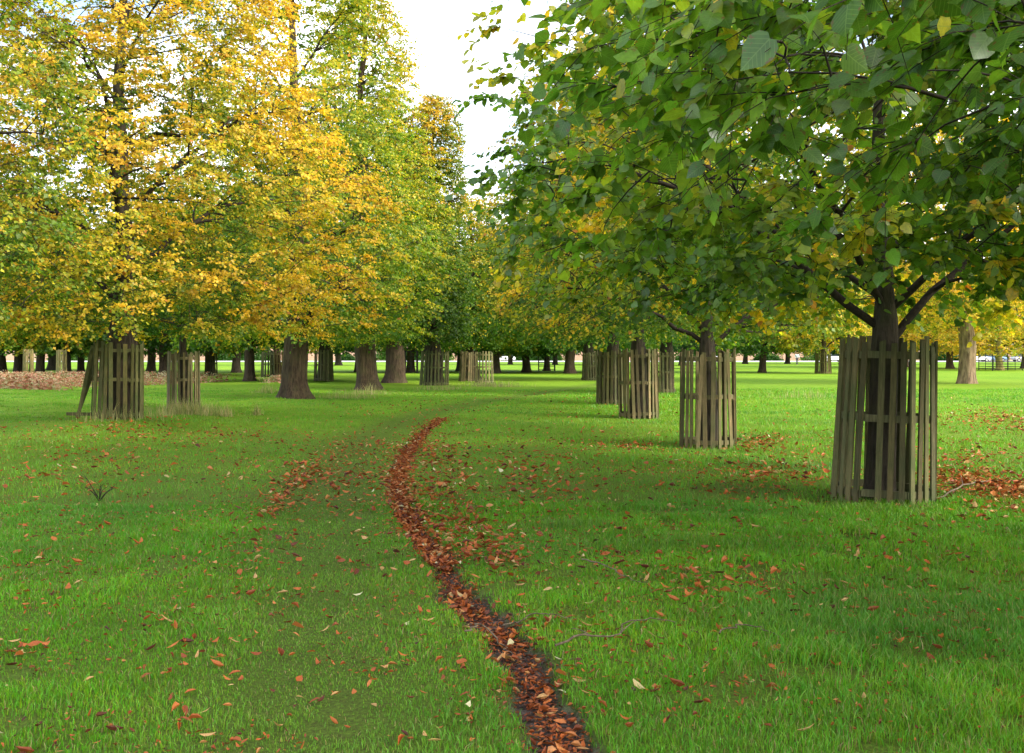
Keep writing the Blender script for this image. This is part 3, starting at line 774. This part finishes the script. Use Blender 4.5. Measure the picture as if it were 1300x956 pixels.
FT = [
    (1227, 487, 'tall', 'autumn tree with rugged pale sunlit trunk near the right edge', 'bark_pale'),
    (1269, 470, 'orange', 'tree with yellowish trunk inside the square iron railing', 'bark_yellow'),
    (1206, 468, 'orange', 'brown trunked tree behind the rugged pale trunk', 'bark_brown'),
    (1301, 468, 'orange', 'tree cut by the right edge past the iron railing', 'bark_brown'),
    (1150, 466, 'yellow', 'distant yellow tree glimpsed behind the large near guard', 'bark_brown'),
    (1090, 466, 'yellow', 'distant tree between the lone guard and large guard', 'bark_brown'),
    (1045, 474, 'yellow', 'yellow leaved tree growing in the lone distant guard', 'bark_brown'),
    (968, 473, 'olive', 'tree with slanting brown trunk right of the second right guard', 'bark_brown'),
    (845, 498, 'green', 'tree in the small pale guard behind the right row', 'bark_dark'),
    (762, 473, 'green2', 'dark trunk tree just right of the small mossy guard', 'bark_dark'),
    (748, 482, 'green', 'tree in the small mossy guard left of the right row', 'bark_dark'),
    (723, 474, 'green2', 'tree on a stout flared trunk in the middle distance', 'bark_brown'),
    (694, 471, 'green', 'thin tree inside the tall iron railing in mid lawn', 'bark_brown'),
    (668, 473, 'green2', 'tree with thin dark trunk left of the tall iron railing', 'bark_dark'),
    (630, 474, 'green', 'tree with dark trunk behind the open pale guard', 'bark_dark'),
    (522, 473, 'olive', 'tree inside the small iron railing behind the fluted trunk', 'bark_brown'),
    (456, 472, 'green2', 'narrow dark trunk left of the lumpy leaning trunk', 'bark_dark'),
    (411, 484, 'green', 'tree in the mossy guard between two brown bare trunks', 'bark_dark'),
    (352, 477, 'yellow', 'tree in the paler far guard left of the broad trunk', 'bark_brown'),
    (317, 484, 'green', 'stocky bare trunk tree left of the broad bare one', 'bark_brown'),
    (300, 473, 'green2', 'slim distant tree left of the stocky bare trunk', 'bark_dark'),
    (268, 477, 'green', 'tree in the far dark guard right of the narrow guard', 'bark_dark'),
    (209, 478, 'green2', 'tree with flared trunk just left of the pale narrow guard', 'bark_brown'),
    (192, 472, 'green', 'thin far tree right of the broken slat guard', 'bark_dark'),
    (103, 475, 'yellow', 'dark trunk tree beyond the bracken, left of the broken guard', 'bark_dark'),
    (85, 478, 'olive', 'grey trunk tree beyond the bracken next to the middle whitish guard', 'bark_dark'),
    (51, 478, 'yellow', 'stout brown trunk between two whitish guards beyond the bracken', 'bark_brown'),
    (23, 477, 'olive', 'dark wide trunk left of the leftmost whitish guard', 'bark_dark'),
    (2, 475, 'yellow', 'tree at the very left edge beyond the bracken', 'bark_dark'),
    (66, 470, 'dark', 'far dark trunk seen between guards beyond the bracken', 'bark_dark'),
    (140, 471, 'green2', 'far tree behind the broken slat guard', 'bark_dark'),
    (585, 471, 'green2', 'far dark tree behind the grey brown guard', 'bark_dark'),
    (905, 468, 'dark', 'far dark trunk seen behind the second right guard', 'bark_dark'),
    (1000, 462, 'dark', 'dark trunk beside the walker near the pale road', 'bark_dark'),
    (946, 462, 'dark', 'dark trunk by the pale road left of the slanting trunk', 'bark_dark'),
    (866, 464, 'green2', 'dark trunk by the pale road right of the third guard', 'bark_dark'),
    (1068, 462, 'dark', 'dark trunk by the road right of the lone guard', 'bark_dark'),
    (648, 463, 'dark', 'dark far trunk on the road left of the thin dark trunk', 'bark_dark'),
    (705, 463, 'dark', 'dark far trunk by the road behind the iron railing', 'bark_dark'),
    (790, 463, 'dark', 'dark far trunk on the road behind the third guard', 'bark_dark'),
    (1180, 463, 'dark', 'dark far trunk by the road behind the large guard', 'bark_dark'),
    (430, 464, 'dark', 'dark far trunk on the road between the bare trunks', 'bark_dark'),
    (240, 464, 'dark', 'dark far trunk by the road behind the pale narrow guard', 'bark_dark'),
]
made = {}
TR_TALL = build_tree(307, .42, 3.4, 15, 3.0, 5.8, BROAD, 1500, 5, 7, .16, .75, 'leaf', limbs=12, yel=.86, yel_h=.05, yel_n=.15, gap=.27, flare=.3, bark='bark_pale', twigs=False, lean=(.008, 0))
for i, (px, py, k, lab, bk) in enumerate(FT):
    src = TR_TALL if k == 'tall' else FA[k]
    tm = src[0]
    if k != 'tall':
        key = (k, bk)
        if key not in made:
            made[key] = tm if tm.materials and tm.materials[0] == M[bk] else tm.copy()
            made[key].materials.clear(); made[key].materials.append(M[bk])
        tm = made[key]
    place_tree('distant_tree', at(px, py), lab, (tm, src[1], src[2], bk, 'leaf'), group=GD, rz=0 if k == 'tall' else i * 1.3, scale=1 if k == 'tall' else (.85 + .05 * ((i * 7) % 6)))

# far wood beyond the wall : one mass
WG = Geo()
rw = np.random.default_rng(77)
n = 60000
x = rw.uniform(-260, 260, n); y = rw.uniform(238, 262, n)
hgt = 6 + 8 * n2(x, 0 * x, .06, 41) + 3 * n2(x, y, .2, 42)
z = hgt * rw.random(n) ** .7
col = pal(.12 + .35 * n2(x, y, .05, 43) + rw.normal(0, .05, n), PAL['green'])
WG.add(*leaf_geo(np.stack([x, y, z], 1), rw.normal(0, 1, (n, 3)), rw.normal(0, 1, (n, 3)) + [0, -.6, .5], rw.uniform(.9, 1.7, n), col, 'leaf'))
tag(link('far_woodland', WG.mesh('far_woodland'), M['leaf']), 'dark mass of far woodland behind the brick wall', 'woodland', kind='stuff')

# ------------------------------------------------------------------ road, wall, cars, walker
def sheet(name, x0, x1, y0, y1, z, mat):
    xs_ = np.linspace(x0, x1, 40); v = np.array([(a, b, z) for b in (y0, y1) for a in xs_]); I = np.arange(80).reshape(2, 40)
    q = np.stack([I[0, :-1], I[0, 1:], I[1, 1:], I[1, :-1]], 1)
    return link(name, mesh_np(name, v, [q]), mat)
M['road'] = princ('pale_gravel', lambda nt: ramp(nt, noise(nt, 2, 5, coords(nt)), [(.3, (.46, .44, .42)), (.7, (.62, .6, .58))]))
tag(sheet('road', -400, 400, 186, 212, .06, M['road']), 'pale gravel road across the far lawn', None, kind='structure')
def brick(nt):
    b = mk(nt, 'ShaderNodeTexBrick'); b.inputs['Scale'].default_value = 1
    b.inputs['Brick Width'].default_value = .23; b.inputs['Row Height'].default_value = .08; b.inputs['Mortar Size'].default_value = .01
    b.inputs['Color1'].default_value = (.50, .22, .14, 1); b.inputs['Color2'].default_value = (.60, .33, .24, 1); b.inputs['Mortar'].default_value = (.5, .42, .36, 1)
    tc = mk(nt, 'ShaderNodeTexCoord'); sx = mk(nt, 'ShaderNodeSeparateXYZ'); cx = mk(nt, 'ShaderNodeCombineXYZ')
    nt.links.new(tc.outputs['Object'], sx.inputs[0]); nt.links.new(sx.outputs[0], cx.inputs[0]); nt.links.new(sx.outputs[2], cx.inputs[1]); nt.links.new(cx.outputs[0], b.inputs['Vector'])
    n_ = noise(nt, .25, 4, coords(nt))
    return mixc(nt, ramp(nt, n_, [(.4, (0, 0, 0)), (.7, (.4,) * 3)]), b.outputs[0], (.50, .36, .28))
M['brick'] = princ('old_brick', brick)
M['stone'] = princ('coping_stone', lambda nt: (.42, .38, .33))
wl = thing('brick_wall', 'long pinkish brick wall beyond the pale road', 'wall', (0, 226, 0))
G = Geo(); G.add(box_v((0, 0, -.1), np.array([1., 0, 0]), np.array([0, 1., 0]), np.array([0, 0, 1.]), 620, .4, 3.7), [BOXF]); link('wall_face', G.mesh('wall_face'), M['brick'], wl)
G = Geo(); G.add(box_v((0, 0, 3.6), np.array([1., 0, 0]), np.array([0, 1., 0]), np.array([0, 0, 1.]), 620.2, .52, .12), [BOXF]); link('coping', G.mesh('coping'), M['stone'], wl)
G = Geo()
for xx in np.arange(-300, 301, 12): G.add(box_v((xx, -.26, -.1), np.array([1., 0, 0]), np.array([0, 1., 0]), np.array([0, 0, 1.]), .6, .14, 3.68), [BOXF])
link('pier', G.mesh('pier'), M['brick'], wl)

rb = np.random.default_rng(88); bp = []
for q in range(3):
    n = 2600; a = rb.normal(0, 1, (n, 3)); a = norm(a) * (rb.random((n, 1)) ** .35); a[:, 2] = np.abs(a[:, 2])
    sc3 = np.array([2.6 + q * .6, 1.6, 2.4 + .5 * q]); a = a * sc3 * (.7 + .5 * vnoise(a * 2.2, 90 + q))[:, None]
    c_ = pal(.15 + .12 * q + rb.normal(0, .05, n), PAL['green'])
    Gb = Geo(); Gb.add(*leaf_geo(a, rb.normal(0, 1, (n, 3)), rb.normal(0, 1, (n, 3)) + [0, -.4, .5], rb.uniform(.22, .4, n), c_, 'leaf'))
    m_ = Gb.mesh('bush'); m_.materials.append(M['leaf']); bp.append(m_)
bx_ = -96.
while bx_ < 112:
    o = bpy.data.objects.new('bush', bp[int(rb.integers(0, 3))]); COL.objects.link(o); o.location = (bx_, 222 + rb.uniform(-1.2, 1.2), 0); o.scale = (rb.uniform(.7, 1.5), 1, rb.uniform(.6, 1.25))
    tag(o, 'rounded dark bush growing against the far brick wall', 'bush', 'bushes along the far brick wall'); bx_ += rb.uniform(4, 13)

def flat_mat(name, c, rough=.5, metal=0):
    m = princ(name, lambda nt: c, rough=rough, spec=.5); m.node_tree.nodes['Principled BSDF'].inputs['Metallic'].default_value = metal; return m
M['glass'] = flat_mat('car_glass', (.02, .025, .03), .1); M['tyre'] = flat_mat('tyre_rubber', (.02, .02, .02), .8); M['alloy'] = flat_mat('wheel_alloy', (.5, .5, .5), .3, .8)
M['lamp'] = flat_mat('lamp_glass', (.6, .05, .03), .2)
def car(px, Y, colour, label, rz=0):
    x = (px - CX) / F * Y
    t = thing('parked_car', label, 'car', (x, Y, .07), rz, 'cars parked along the far road')
    paint = flat_mat('car_paint', colour, .3)
    prof_ = [(-2.1, .35), (-2.15, .75), (-1.9, .95), (-1.2, 1.0), (1.0, .98), (1.9, .85), (2.12, .6), (2.1, .35)]
    cab = [(-1.75, .96), (-1.25, 1.42), (.25, 1.46), (1.05, .96)]
    def loft(pts, w0, w1, inset=.0):
        n = len(pts); G = Geo(); v = []
        zmax = max(p[1] for p in pts); zmin = min(p[1] for p in pts)
        for s in (-1, 1):
            for (a, b) in pts:
                f = (b - zmin) / (zmax - zmin); v.append((a, s * (w0 * (1 - f) + w1 * f), b))
        side = [np.array([list(range(n))[::-1]]), np.array([list(range(n, 2 * n))])]
        ring = np.array([[i, (i + 1) % n, n + (i + 1) % n, n + i] for i in range(n)])
        G.add(np.array(v), side + [ring]); return G
    link('body', loft(prof_, .88, .84).mesh('body'), paint, t)
    link('cabin', loft(cab, .80, .62).mesh('cabin'), M['glass'], t)
    G = Geo(); G.add(box_v((-.5, 0, 1.43), np.array([1., 0, 0]), np.array([0, 1., 0]), np.array([0, 0, 1.]), 1.5, 1.22, .05), [BOXF]); link('roof', G.mesh('roof'), paint, t)
    for wx_ in (-1.35, 1.3):
        for s in (-1, 1):
            P = np.array([[[wx_, s * .70, .33], [wx_, s * .9, .33]]]); G = Geo(); v, f = tubes(P, np.full((1, 2), .33), 16); G.add(v, f + [np.arange(16)[None], np.arange(16, 32)[None][:, ::-1]])
            w = link('wheel', G.mesh('wheel'), M['tyre'], t)
            P = np.array([[[wx_, s * .88, .33], [wx_, s * .91, .33]]]); G = Geo(); v, f = tubes(P, np.full((1, 2), .2), 12); G.add(v, f + [np.arange(12)[None], np.arange(12, 24)[None][:, ::-1]])
            link('rim', G.mesh('rim'), M['alloy'], w)
    return t
car(1241, 190, (.85, .85, .85), 'white car parked right of the rugged pale trunk')
car(1262, 196, (.25, .4, .6), 'blue car parked behind the square iron railing', .05)
car(1300, 192, (.5, .5, .5), 'silver car parked at the right edge of the far road')
car(1057, 188, (.8, .8, .8), 'white car parked behind the lone distant guard', math.pi)
car(905, 196, (.6, .6, .62), 'pale grey car seen past the second right guard')
car(640, 192, (.7, .7, .7), 'pale car parked left of the thin dark trunk', math.pi)

# walker
def skin_mesh(name, verts, edges, radii, sub=1):
    me = bpy.data.meshes.new(name); me.from_pydata([Vector(v) for v in verts], edges, [])
    o = bpy.data.objects.new(name, me); COL.objects.link(o)
    md = o.modifiers.new('skin', 'SKIN'); md.use_smooth_shade = True
    for i, r in enumerate(radii): me.skin_vertices[0].data[i].radius = (r, r * .85) if isinstance(r, float) else r
    me.skin_vertices[0].data[0].use_root = True
    o.modifiers.new('sub', 'SUBSURF').levels = sub; o.modifiers['sub'].render_levels = sub
    dg = bpy.context.evaluated_depsgraph_get(); m2 = bpy.data.meshes.new_from_object(o.evaluated_get(dg))
    bpy.data.objects.remove(o); m2.name = name; return m2
wp = ((1012 - CX) / F * 140, 140.)
pz_ = gz1(*wp)
joints = dict(pel=(0, 0, .95), spine=(0, 0, 1.2), chest=(0, 0, 1.38), neck=(0, .01, 1.52), head=(0, -.01, 1.64), crown=(0, 0, 1.74),
              lh=(-.1, 0, .9), lk=(-.11, -.12, .5), lf=(-.11, -.02, .09), lt=(-.11, -.18, .04), rh=(.1, 0, .9), rk=(.11, .02, .49), rf=(.11, .22, .12), rt=(.11, .1, .04),
              ls=(-.19, 0, 1.42), le=(-.26, .12, 1.15), lw=(-.22, -.06, .98), lhd=(-.21, -.12, .93), rs=(.19, 0, 1.42), re=(.26, -.02, 1.15), rw=(.2, -.2, 1.05), rhd=(.19, -.27, 1.05))
jn = list(joints); ji = {k: i for i, k in enumerate(jn)}
ed = [('pel', 'spine'), ('spine', 'chest'), ('chest', 'neck'), ('neck', 'head'), ('head', 'crown'), ('pel', 'lh'), ('lh', 'lk'), ('lk', 'lf'), ('lf', 'lt'), ('pel', 'rh'), ('rh', 'rk'), ('rk', 'rf'), ('rf', 'rt'),
      ('chest', 'ls'), ('ls', 'le'), ('le', 'lw'), ('lw', 'lhd'), ('chest', 'rs'), ('rs', 're'), ('re', 'rw'), ('rw', 'rhd')]
rad = dict(pel=.13, spine=.12, chest=.14, neck=.05, head=.085, crown=.07, lh=.09, lk=.055, lf=.04, lt=.035, rh=.09, rk=.055, rf=.04, rt=.035, ls=.055, le=.042, lw=.03, lhd=.035, rs=.055, re=.042, rw=.03, rhd=.035)
pers = thing('person', 'person in pale blue top walking beside the far road', 'person', (wp[0], wp[1], pz_))
link('body', skin_mesh('body', [joints[k] for k in jn], [(ji[a], ji[b]) for a, b in ed], [rad[k] for k in jn]), flat_mat('skin_tone', (.5, .3, .22), .6), pers)
def cloth(name, keys, grow, mat):
    e = [(a, b) for a, b in ed if a in keys and b in keys]; ks = [k for k in jn if k in keys]; ii = {k: i for i, k in enumerate(ks)}
    link(name, skin_mesh(name, [joints[k] for k in ks], [(ii[a], ii[b]) for a, b in e], [rad[k] + grow for k in ks]), mat, pers)
cloth('jacket', ('pel', 'spine', 'chest', 'ls', 'le', 'rs', 're', 'lw', 'rw'), .03, flat_mat('pale_blue_cloth', (.55, .65, .8), .8))
cloth('trousers', ('pel', 'lh', 'lk', 'lf', 'rh', 'rk', 'rf'), .022, flat_mat('dark_cloth', (.04, .05, .08), .9))

# ------------------------------------------------------------------ fallen leaves
def litter_tmpl(kind):
    # 3 x 4 grid leaf, curled
    us = np.array([0, .33, .7, 1.0]); 
    wdt = np.array([.04, .30, .24, .02]) * (1.0 if kind == 'broad' else .62)
    v = []
    for u_, w_ in zip(us, wdt):
        for s in (-1, 0, 1): v.append((u_, s * w_, 0))
    f = []
    for i in range(3):
        for j in range(2):
            a = i * 3 + j; f.append([a, a + 1, a + 4, a + 3])
    return np.array(v, float), np.array(f)
LT = [litter_tmpl('broad'), litter_tmpl('narrow')]
LC = [(0, (.045, .018, .012)), (.2, (.13, .035, .016)), (.45, (.32, .078, .020)), (.7, (.46, .13, .030)), (.86, (.46, .22, .075)), (.96, (.50, .36, .16)), (1, (.55, .50, .30))]
def litter_geo(x, y, z, size, cv, lift=.03, rng=RNG):
    G = Geo(); n = len(x); kind = rng.integers(0, 2, n)
    for k in (0, 1):
        m = kind == k; nn = m.sum()
        if not nn: continue
        tv, tf = LT[k]
        az = rng.uniform(0, 2 * np.pi, nn); tl = rng.normal(0, .28, nn); rl = rng.normal(0, .35, nn)
        curl = rng.uniform(-.3, 1.1, nn); cup = rng.uniform(-.3, 1.3, nn)
        u_ = tv[None, :, 0] - .5; v_ = tv[None, :, 1]; s = size[m][:, None]
        zz = (curl[:, None] * u_ ** 2 * 1.1 + cup[:, None] * np.abs(v_) * 1.1)
        X_ = u_ * np.ones((nn, 1)); Y_ = v_ * np.ones((nn, 1)) * (1 - .3 * np.abs(cup[:, None]))
        # tilt then roll
        zz2 = zz + X_ * tl[:, None] + Y_ * rl[:, None]
        xw = (X_ * np.cos(az)[:, None] - Y_ * np.sin(az)[:, None]) * s; yw = (X_ * np.sin(az)[:, None] + Y_ * np.cos(az)[:, None]) * s
        v = np.stack([x[m][:, None] + xw, y[m][:, None] + yw, z[m][:, None] + zz2 * s + lift], -1).reshape(-1, 3)
        f = (tf[None] + (np.arange(nn) * 12)[:, None, None]).reshape(-1, 4)
        G.add(v, [f], np.repeat(pal(cv[m], LC), 12, 0))
    return G
# the drift lying in the rut
o_ = np.argsort(RUT[:, 1]); ry, rx = RUT[o_, 1], RUT[o_, 0]
n = 12000
yy = RNG.uniform(4.2, 26, n); 
dens = np.interp(yy, [4.2, 5.5, 7.2, 7.8, 26], [.16, .16, .30, .9, 1.0]) * np.where(yy > 18, .8, 1)
clump = np.interp(yy, [4.2, 7.5, 8.5], [1, 1, 0])
k = RNG.random(n) < dens; yy = yy[k]; clump = clump[k]
wdt = .055 + .045 * n2(yy, 0 * yy, 1.7, 61) + .03 * n2(yy, 0 * yy, 5., 62)
loose = np.where(RNG.random(len(yy)) < .10, 3.2, 1.0)
xx = np.interp(yy, ry, rx) + np.clip(RNG.normal(0, .68, len(yy)), -2.2, 2.2) * loose * wdt * np.sqrt(1 + np.interp(yy, ry, np.gradient(rx, ry)) ** 2)
k = (clump < .5) | (n2(xx, yy, 5, 51) > .45); xx, yy = xx[k], yy[k]
zz = gz(xx, yy) + RNG.uniform(0, .035, len(xx)) + .03 * (1 - rut_mask(xx, yy))
cv = np.clip(RNG.beta(1.7, 1.6, len(xx)), 0, .93); cv[RNG.random(len(xx)) < .02] = 1
G = litter_geo(xx, yy, zz, RNG.uniform(.03, .075, len(xx)), cv, .006)
tag(link('leaf_litter', G.mesh('leaf_litter'), M['litter']), 'rusty drift of fallen leaves filling the curving rut', 'leaves', kind='stuff')

n = 3200; yy = RNG.uniform(4.0, 9, n); xx = np.interp(yy, ry, rx) + RNG.normal(0, .085, n)
G = litter_geo(xx, yy, gz(xx, yy) + RNG.uniform(.002, .02, n), RNG.uniform(.008, .035, n), np.clip(RNG.beta(1.6, 2.6, n), 0, .93), 0)
tag(link('leaf_debris', G.mesh('leaf_debris'), M['litter']), 'trodden scraps of leaf on the bare mud of the rut', 'leaves', kind='stuff')
# scattered leaves: (px, py, sx, sy, count)
BL = [(372, 618, 17, 8, 55), (390, 604, 18, 7, 60), (408, 592, 20, 6, 55), (432, 578, 24, 6, 60), (358, 636, 14, 9, 60), (345, 652, 12, 8, 35), (400, 606, 40, 14, 90), (465, 562, 30, 5, 60),  (330, 690, 45, 30, 60), (460, 610, 70, 20, 260), (560, 605, 28, 30, 330), (550, 570, 22, 10, 200), (600, 680, 35, 22, 260), (575, 650, 20, 20, 120),
      (640, 712, 25, 12, 90), (660, 590, 30, 20, 160), (690, 630, 40, 14, 110), (800, 565, 40, 4, 130), (740, 565, 40, 25, 120), (880, 590, 60, 12, 90), (960, 562, 20, 4, 170), (1010, 575, 40, 12, 120), (985, 605, 40, 10, 220), (940, 645, 60, 20, 130),
      (1220, 612, 30, 10, 450), (1290, 632, 30, 10, 500), (1250, 645, 40, 16, 150), (1245, 530, 45, 6, 420), (1290, 540, 30, 6, 260), (1200, 560, 60, 20, 180), (1240, 588, 40, 12, 150), (1100, 530, 80, 18, 140), (820, 515, 60, 10, 80),
      (150, 548, 60, 7, 200), (90, 580, 90, 22, 160), (230, 575, 80, 20, 110), (250, 550, 60, 8, 90), (100, 650, 80, 40, 60), (200, 720, 120, 60, 60), (60, 600, 60, 14, 60), (480, 535, 60, 14, 120), (530, 515, 60, 8, 120), (640, 525, 80, 20, 200),
      (700, 505, 80, 8, 90), (430, 700, 110, 70, 110), (450, 820, 150, 60, 40), (250, 830, 40, 26, 24), (20, 830, 20, 8, 18), (640, 850, 30, 30, 25), (760, 700, 60, 25, 90), (920, 745, 60, 15, 90), (850, 770, 120, 50, 70), (1080, 760, 120, 60, 90),
      (1160, 690, 120, 30, 110), (700, 805, 50, 40, 25), (900, 870, 160, 50, 45), (1230, 750, 60, 50, 60), (40, 740, 40, 20, 25), (650, 620, 200, 80, 130), (120, 900, 200, 60, 40), (500, 910, 200, 60, 30), (900, 600, 220, 60, 130)]
sx_, sy_ = [], []
for (px, py, a, b, n) in BL:
    n = int(n * 1.5)
    u_ = RNG.normal(px, a, n); v_ = np.maximum(RNG.normal(py, b, n), 497)
    Y_ = F * EYE / (v_ - HZ); sx_.append((u_ - CX) / F * Y_); sy_.append(Y_)
sx_ = np.concatenate(sx_); sy_ = np.concatenate(sy_)
k = (np.abs(path_dist(sx_, sy_, RUT)) > .1) & (sy_ > 4.0); sx_, sy_ = sx_[k], sy_[k]
size = .026 + .065 * RNG.random(len(sx_)) ** 1.5; size = np.where(sy_ > 12, size * 1.2, size)
lift = np.interp(sy_, [4, 8, 14], [.022, .036, .055]) * RNG.uniform(.45, 1.25, len(sy_))
cv = np.clip(RNG.beta(2.2, 2.2, len(sx_)), 0, .95); cv[RNG.random(len(sx_)) < .07] = .93; cv[RNG.random(len(sx_)) < .008] = 1
vis = np.abs(sx_) < sy_ * .5 + .05
score = np.where(vis, size / sy_, 0); order = np.argsort(-score)
IND = order[:290]; rest = order[290:]
szr = gz(sx_[rest], sy_[rest]) + lift[rest]
G = litter_geo(sx_[rest], sy_[rest], szr, size[rest], cv[rest], 0)
tag(link('leaf_litter', G.mesh('leaf_litter'), M['litter']), 'scattered brown and tan fallen leaves across the lawn', 'leaves', kind='stuff')
protos = {}
for q in range(4):
    for ci, cvv in enumerate((.12, .35, .55, .72, .9, .97)):
        r_ = np.random.default_rng(900 + q * 10 + ci)
        g_ = litter_geo(np.zeros(1), np.zeros(1), np.zeros(1), np.ones(1), np.array([cvv]), 0, r_)
        me = g_.mesh('fallen_leaf'); me.materials.append(M['litter']); protos[(q, ci)] = me
LBL = ['dark brown shrivelled leaf lying in the near grass', 'deep red brown fallen leaf in the near grass', 'rusty fallen leaf in the near grass', 'orange brown fallen leaf in the near grass', 'tan fallen leaf in the near grass', 'pale cream fallen leaf in the near grass']
GRP = ['dark brown fallen leaves', 'red brown fallen leaves', 'rusty fallen leaves', 'orange brown fallen leaves', 'tan fallen leaves', 'pale fallen leaves']
zi = gz(sx_[IND], sy_[IND])
for j, i in enumerate(IND):
    ci = int(np.searchsorted([.22, .45, .63, .82, .955], cv[i])); 
    o = bpy.data.objects.new('fallen_leaf', protos[(j % 4, ci)]); COL.objects.link(o)
    o.location = (sx_[i], sy_[i], zi[j] + lift[i]); s = float(size[i]); o.scale = (s, s, s); o.rotation_euler = (0, 0, random.uniform(0, 6.28))
    tag(o, LBL[ci], 'leaf', GRP[ci])

# crumbs of leaf and bark between the blades
n = 26000; x, y = grass_sample(n, 3.9, 22, .9)
k = n2(x, y, 1.6, 71) > .42; x, y = x[k], y[k]
cv = np.clip(RNG.beta(1.6, 2.2, len(x)), 0, .93)
G = litter_geo(x, y, gz(x, y) + RNG.uniform(.004, .04, len(x)), RNG.uniform(.01, .03, len(x)) * (1 + y / 25), cv, 0)
tag(link('leaf_debris', G.mesh('leaf_debris'), M['litter']), 'small crumbs of dead leaf between the grass blades', 'leaves', kind='stuff')

# ------------------------------------------------------------------ fallen twigs
def stick(pxs, label, r=.007, name='fallen_twig', forks=(), up=0):
    P = np.array([[*at(*p), 0] for p in pxs]); 
    t = np.linspace(0, len(P) - 1, 18); Q = np.stack([np.interp(t, range(len(P)), P[:, i]) for i in range(3)], 1)
    Q[:, :2] += RNG.normal(0, .016, (18, 2)); Q[:, 2] = gz(Q[:, 0], Q[:, 1]) + .05 + .02 * np.sin(t * 2)
    o0 = Q[0].copy(); G = Geo(); G.add(*tubes((Q - o0)[None], np.linspace(r, r * .4, 18)[None], 6))
    for (i, dx, dy, dz_) in forks:
        a = Q[i] - o0; b = a + np.array([dx, dy, dz_]); P_ = bez(a[None], ((a + b) / 2 + [0, 0, .02])[None], b[None], 6); G.add(*tubes(P_, np.linspace(r * .6, r * .25, 6)[None], 5))
    o = link(name, G.mesh(name, True), M['deadwood'], None, o0); tag(o, label, 'twig', 'fallen twigs on the grass')
stick([(738, 724), (765, 734), (800, 744), (822, 752)], 'thin straight grey twig lying mid lawn right of the rut', .006)
stick([(715, 838), (735, 828), (770, 822), (790, 812), (820, 805), (858, 804)], 'long forked dark twig lying in the near grass right of the rut', .007, forks=[(9, .12, .12, .05), (5, -.1, .08, .02)])
stick([(592, 818), (612, 815), (640, 822), (662, 842)], 'thin curved twig arching across the muddy rut', .006)
stick([(640, 800), (690, 800), (735, 798)], 'thin dark twig lying level just beyond the long forked one', .005)
stick([(915, 820), (950, 812), (985, 815), (990, 840)], 'bent brown twig in the long grass at lower right', .005)
stick([(1190, 640), (1240, 620), (1290, 612)], 'dark branch lying in leaf litter right of the large guard', .012, forks=[(6, .1, .3, .1)])
# upright dead sprig on the left
def sprig(base, label):
    x, y = base; G = Geo(); r_ = np.random.default_rng(5)
    for j in range(11):
        a = r_.uniform(0, 6.28); l = r_.uniform(.12, .38); s = np.array([[0, 0, -.02]]); e = np.array([[math.cos(a) * l * .7, math.sin(a) * l * .5, l * r_.uniform(.4, .9)]])
        P = bez(s, (s + e) / 2 + np.array([[0, 0, .08]]), e, 7); G.add(*tubes(P, np.linspace(.006, .0018, 7)[None], 5))
        m = P[:, 4]; e2 = m + np.array([[math.cos(a + 1) * .1, math.sin(a + 1) * .1, .08]]); P_ = bez(m, (m + e2) / 2, e2, 4); G.add(*tubes(P_, np.linspace(.003, .001, 4)[None], 4))
    o = link('dead_sprig', G.mesh('dead_sprig', True), M['twig'], None, (x, y, gz1(x, y))); tag(o, label, 'sprig')
sprig(at(126, 634), 'dead branching twig standing up from the grass at left')

# ------------------------------------------------------------------ light, sky, camera
SUN_EL, SUN_AZ = math.radians(30), math.radians(118)   # azimuth clockwise from +Y: from the right, a little behind
w = bpy.data.worlds.new('World'); sc.world = w; w.use_nodes = True
nt = w.node_tree; nt.nodes.clear()
sky = mk(nt, 'ShaderNodeTexSky'); sky.sky_type = 'NISHITA'; sky.sun_disc = False
sky.sun_elevation = SUN_EL; sky.sun_rotation = SUN_AZ; sky.air_density = 1.0; sky.dust_density = 2.5; sky.ozone_density = 1
bg = mk(nt, 'ShaderNodeBackground'); bg.inputs[1].default_value = .15
tc = mk(nt, 'ShaderNodeTexCoord'); mp = mk(nt, 'ShaderNodeMapping'); mp.inputs['Scale'].default_value = (1.2, 1.2, 3)
nt.links.new(tc.outputs['Generated'], mp.inputs[0])
cn = noise(nt, 1.6, 6, mp.outputs[0], .55)
cf = ramp(nt, cn, [(.44, (0.05,) * 3), (.60, (1, 1, 1))])
skc = mixc(nt, cf, sky.outputs[0], (7.0, 7.2, 7.4))
nt.links.new(skc, bg.inputs[0])
wo = mk(nt, 'ShaderNodeOutputWorld'); nt.links.new(bg.outputs[0], wo.inputs[0])

sl = bpy.data.lights.new('sun', 'SUN'); sl.energy = 2.15; sl.angle = math.radians(13); sl.color = (1, .93, .80)
so = bpy.data.objects.new('sun', sl); COL.objects.link(so)
d = Vector((math.sin(SUN_AZ) * math.cos(SUN_EL), math.cos(SUN_AZ) * math.cos(SUN_EL), math.sin(SUN_EL)))
so.rotation_euler = d.to_track_quat('Z', 'Y').to_euler(); so.location = (0, 0, 50)

cam = bpy.data.cameras.new('camera'); co = bpy.data.objects.new('camera', cam); COL.objects.link(co); sc.camera = co
co.location = (0, 0, EYE); co.rotation_euler = (math.radians(90), 0, 0)
cam.sensor_width = 36; cam.lens = 36 * F / 1300; cam.shift_y = (HZ - 478) / 1300; cam.clip_end = 4000; cam.clip_start = .05

sc.view_settings.view_transform = 'Standard'; sc.view_settings.look = 'None'; sc.view_settings.gamma = 1
sc.view_settings.exposure = 1.52
cy = sc.cycles
cy.max_bounces = 7; cy.diffuse_bounces = 4; cy.glossy_bounces = 2; cy.transmission_bounces = 5; cy.transparent_max_bounces = 4
cy.sample_clamp_indirect = 6; cy.caustics_reflective = False; cy.caustics_refractive = False
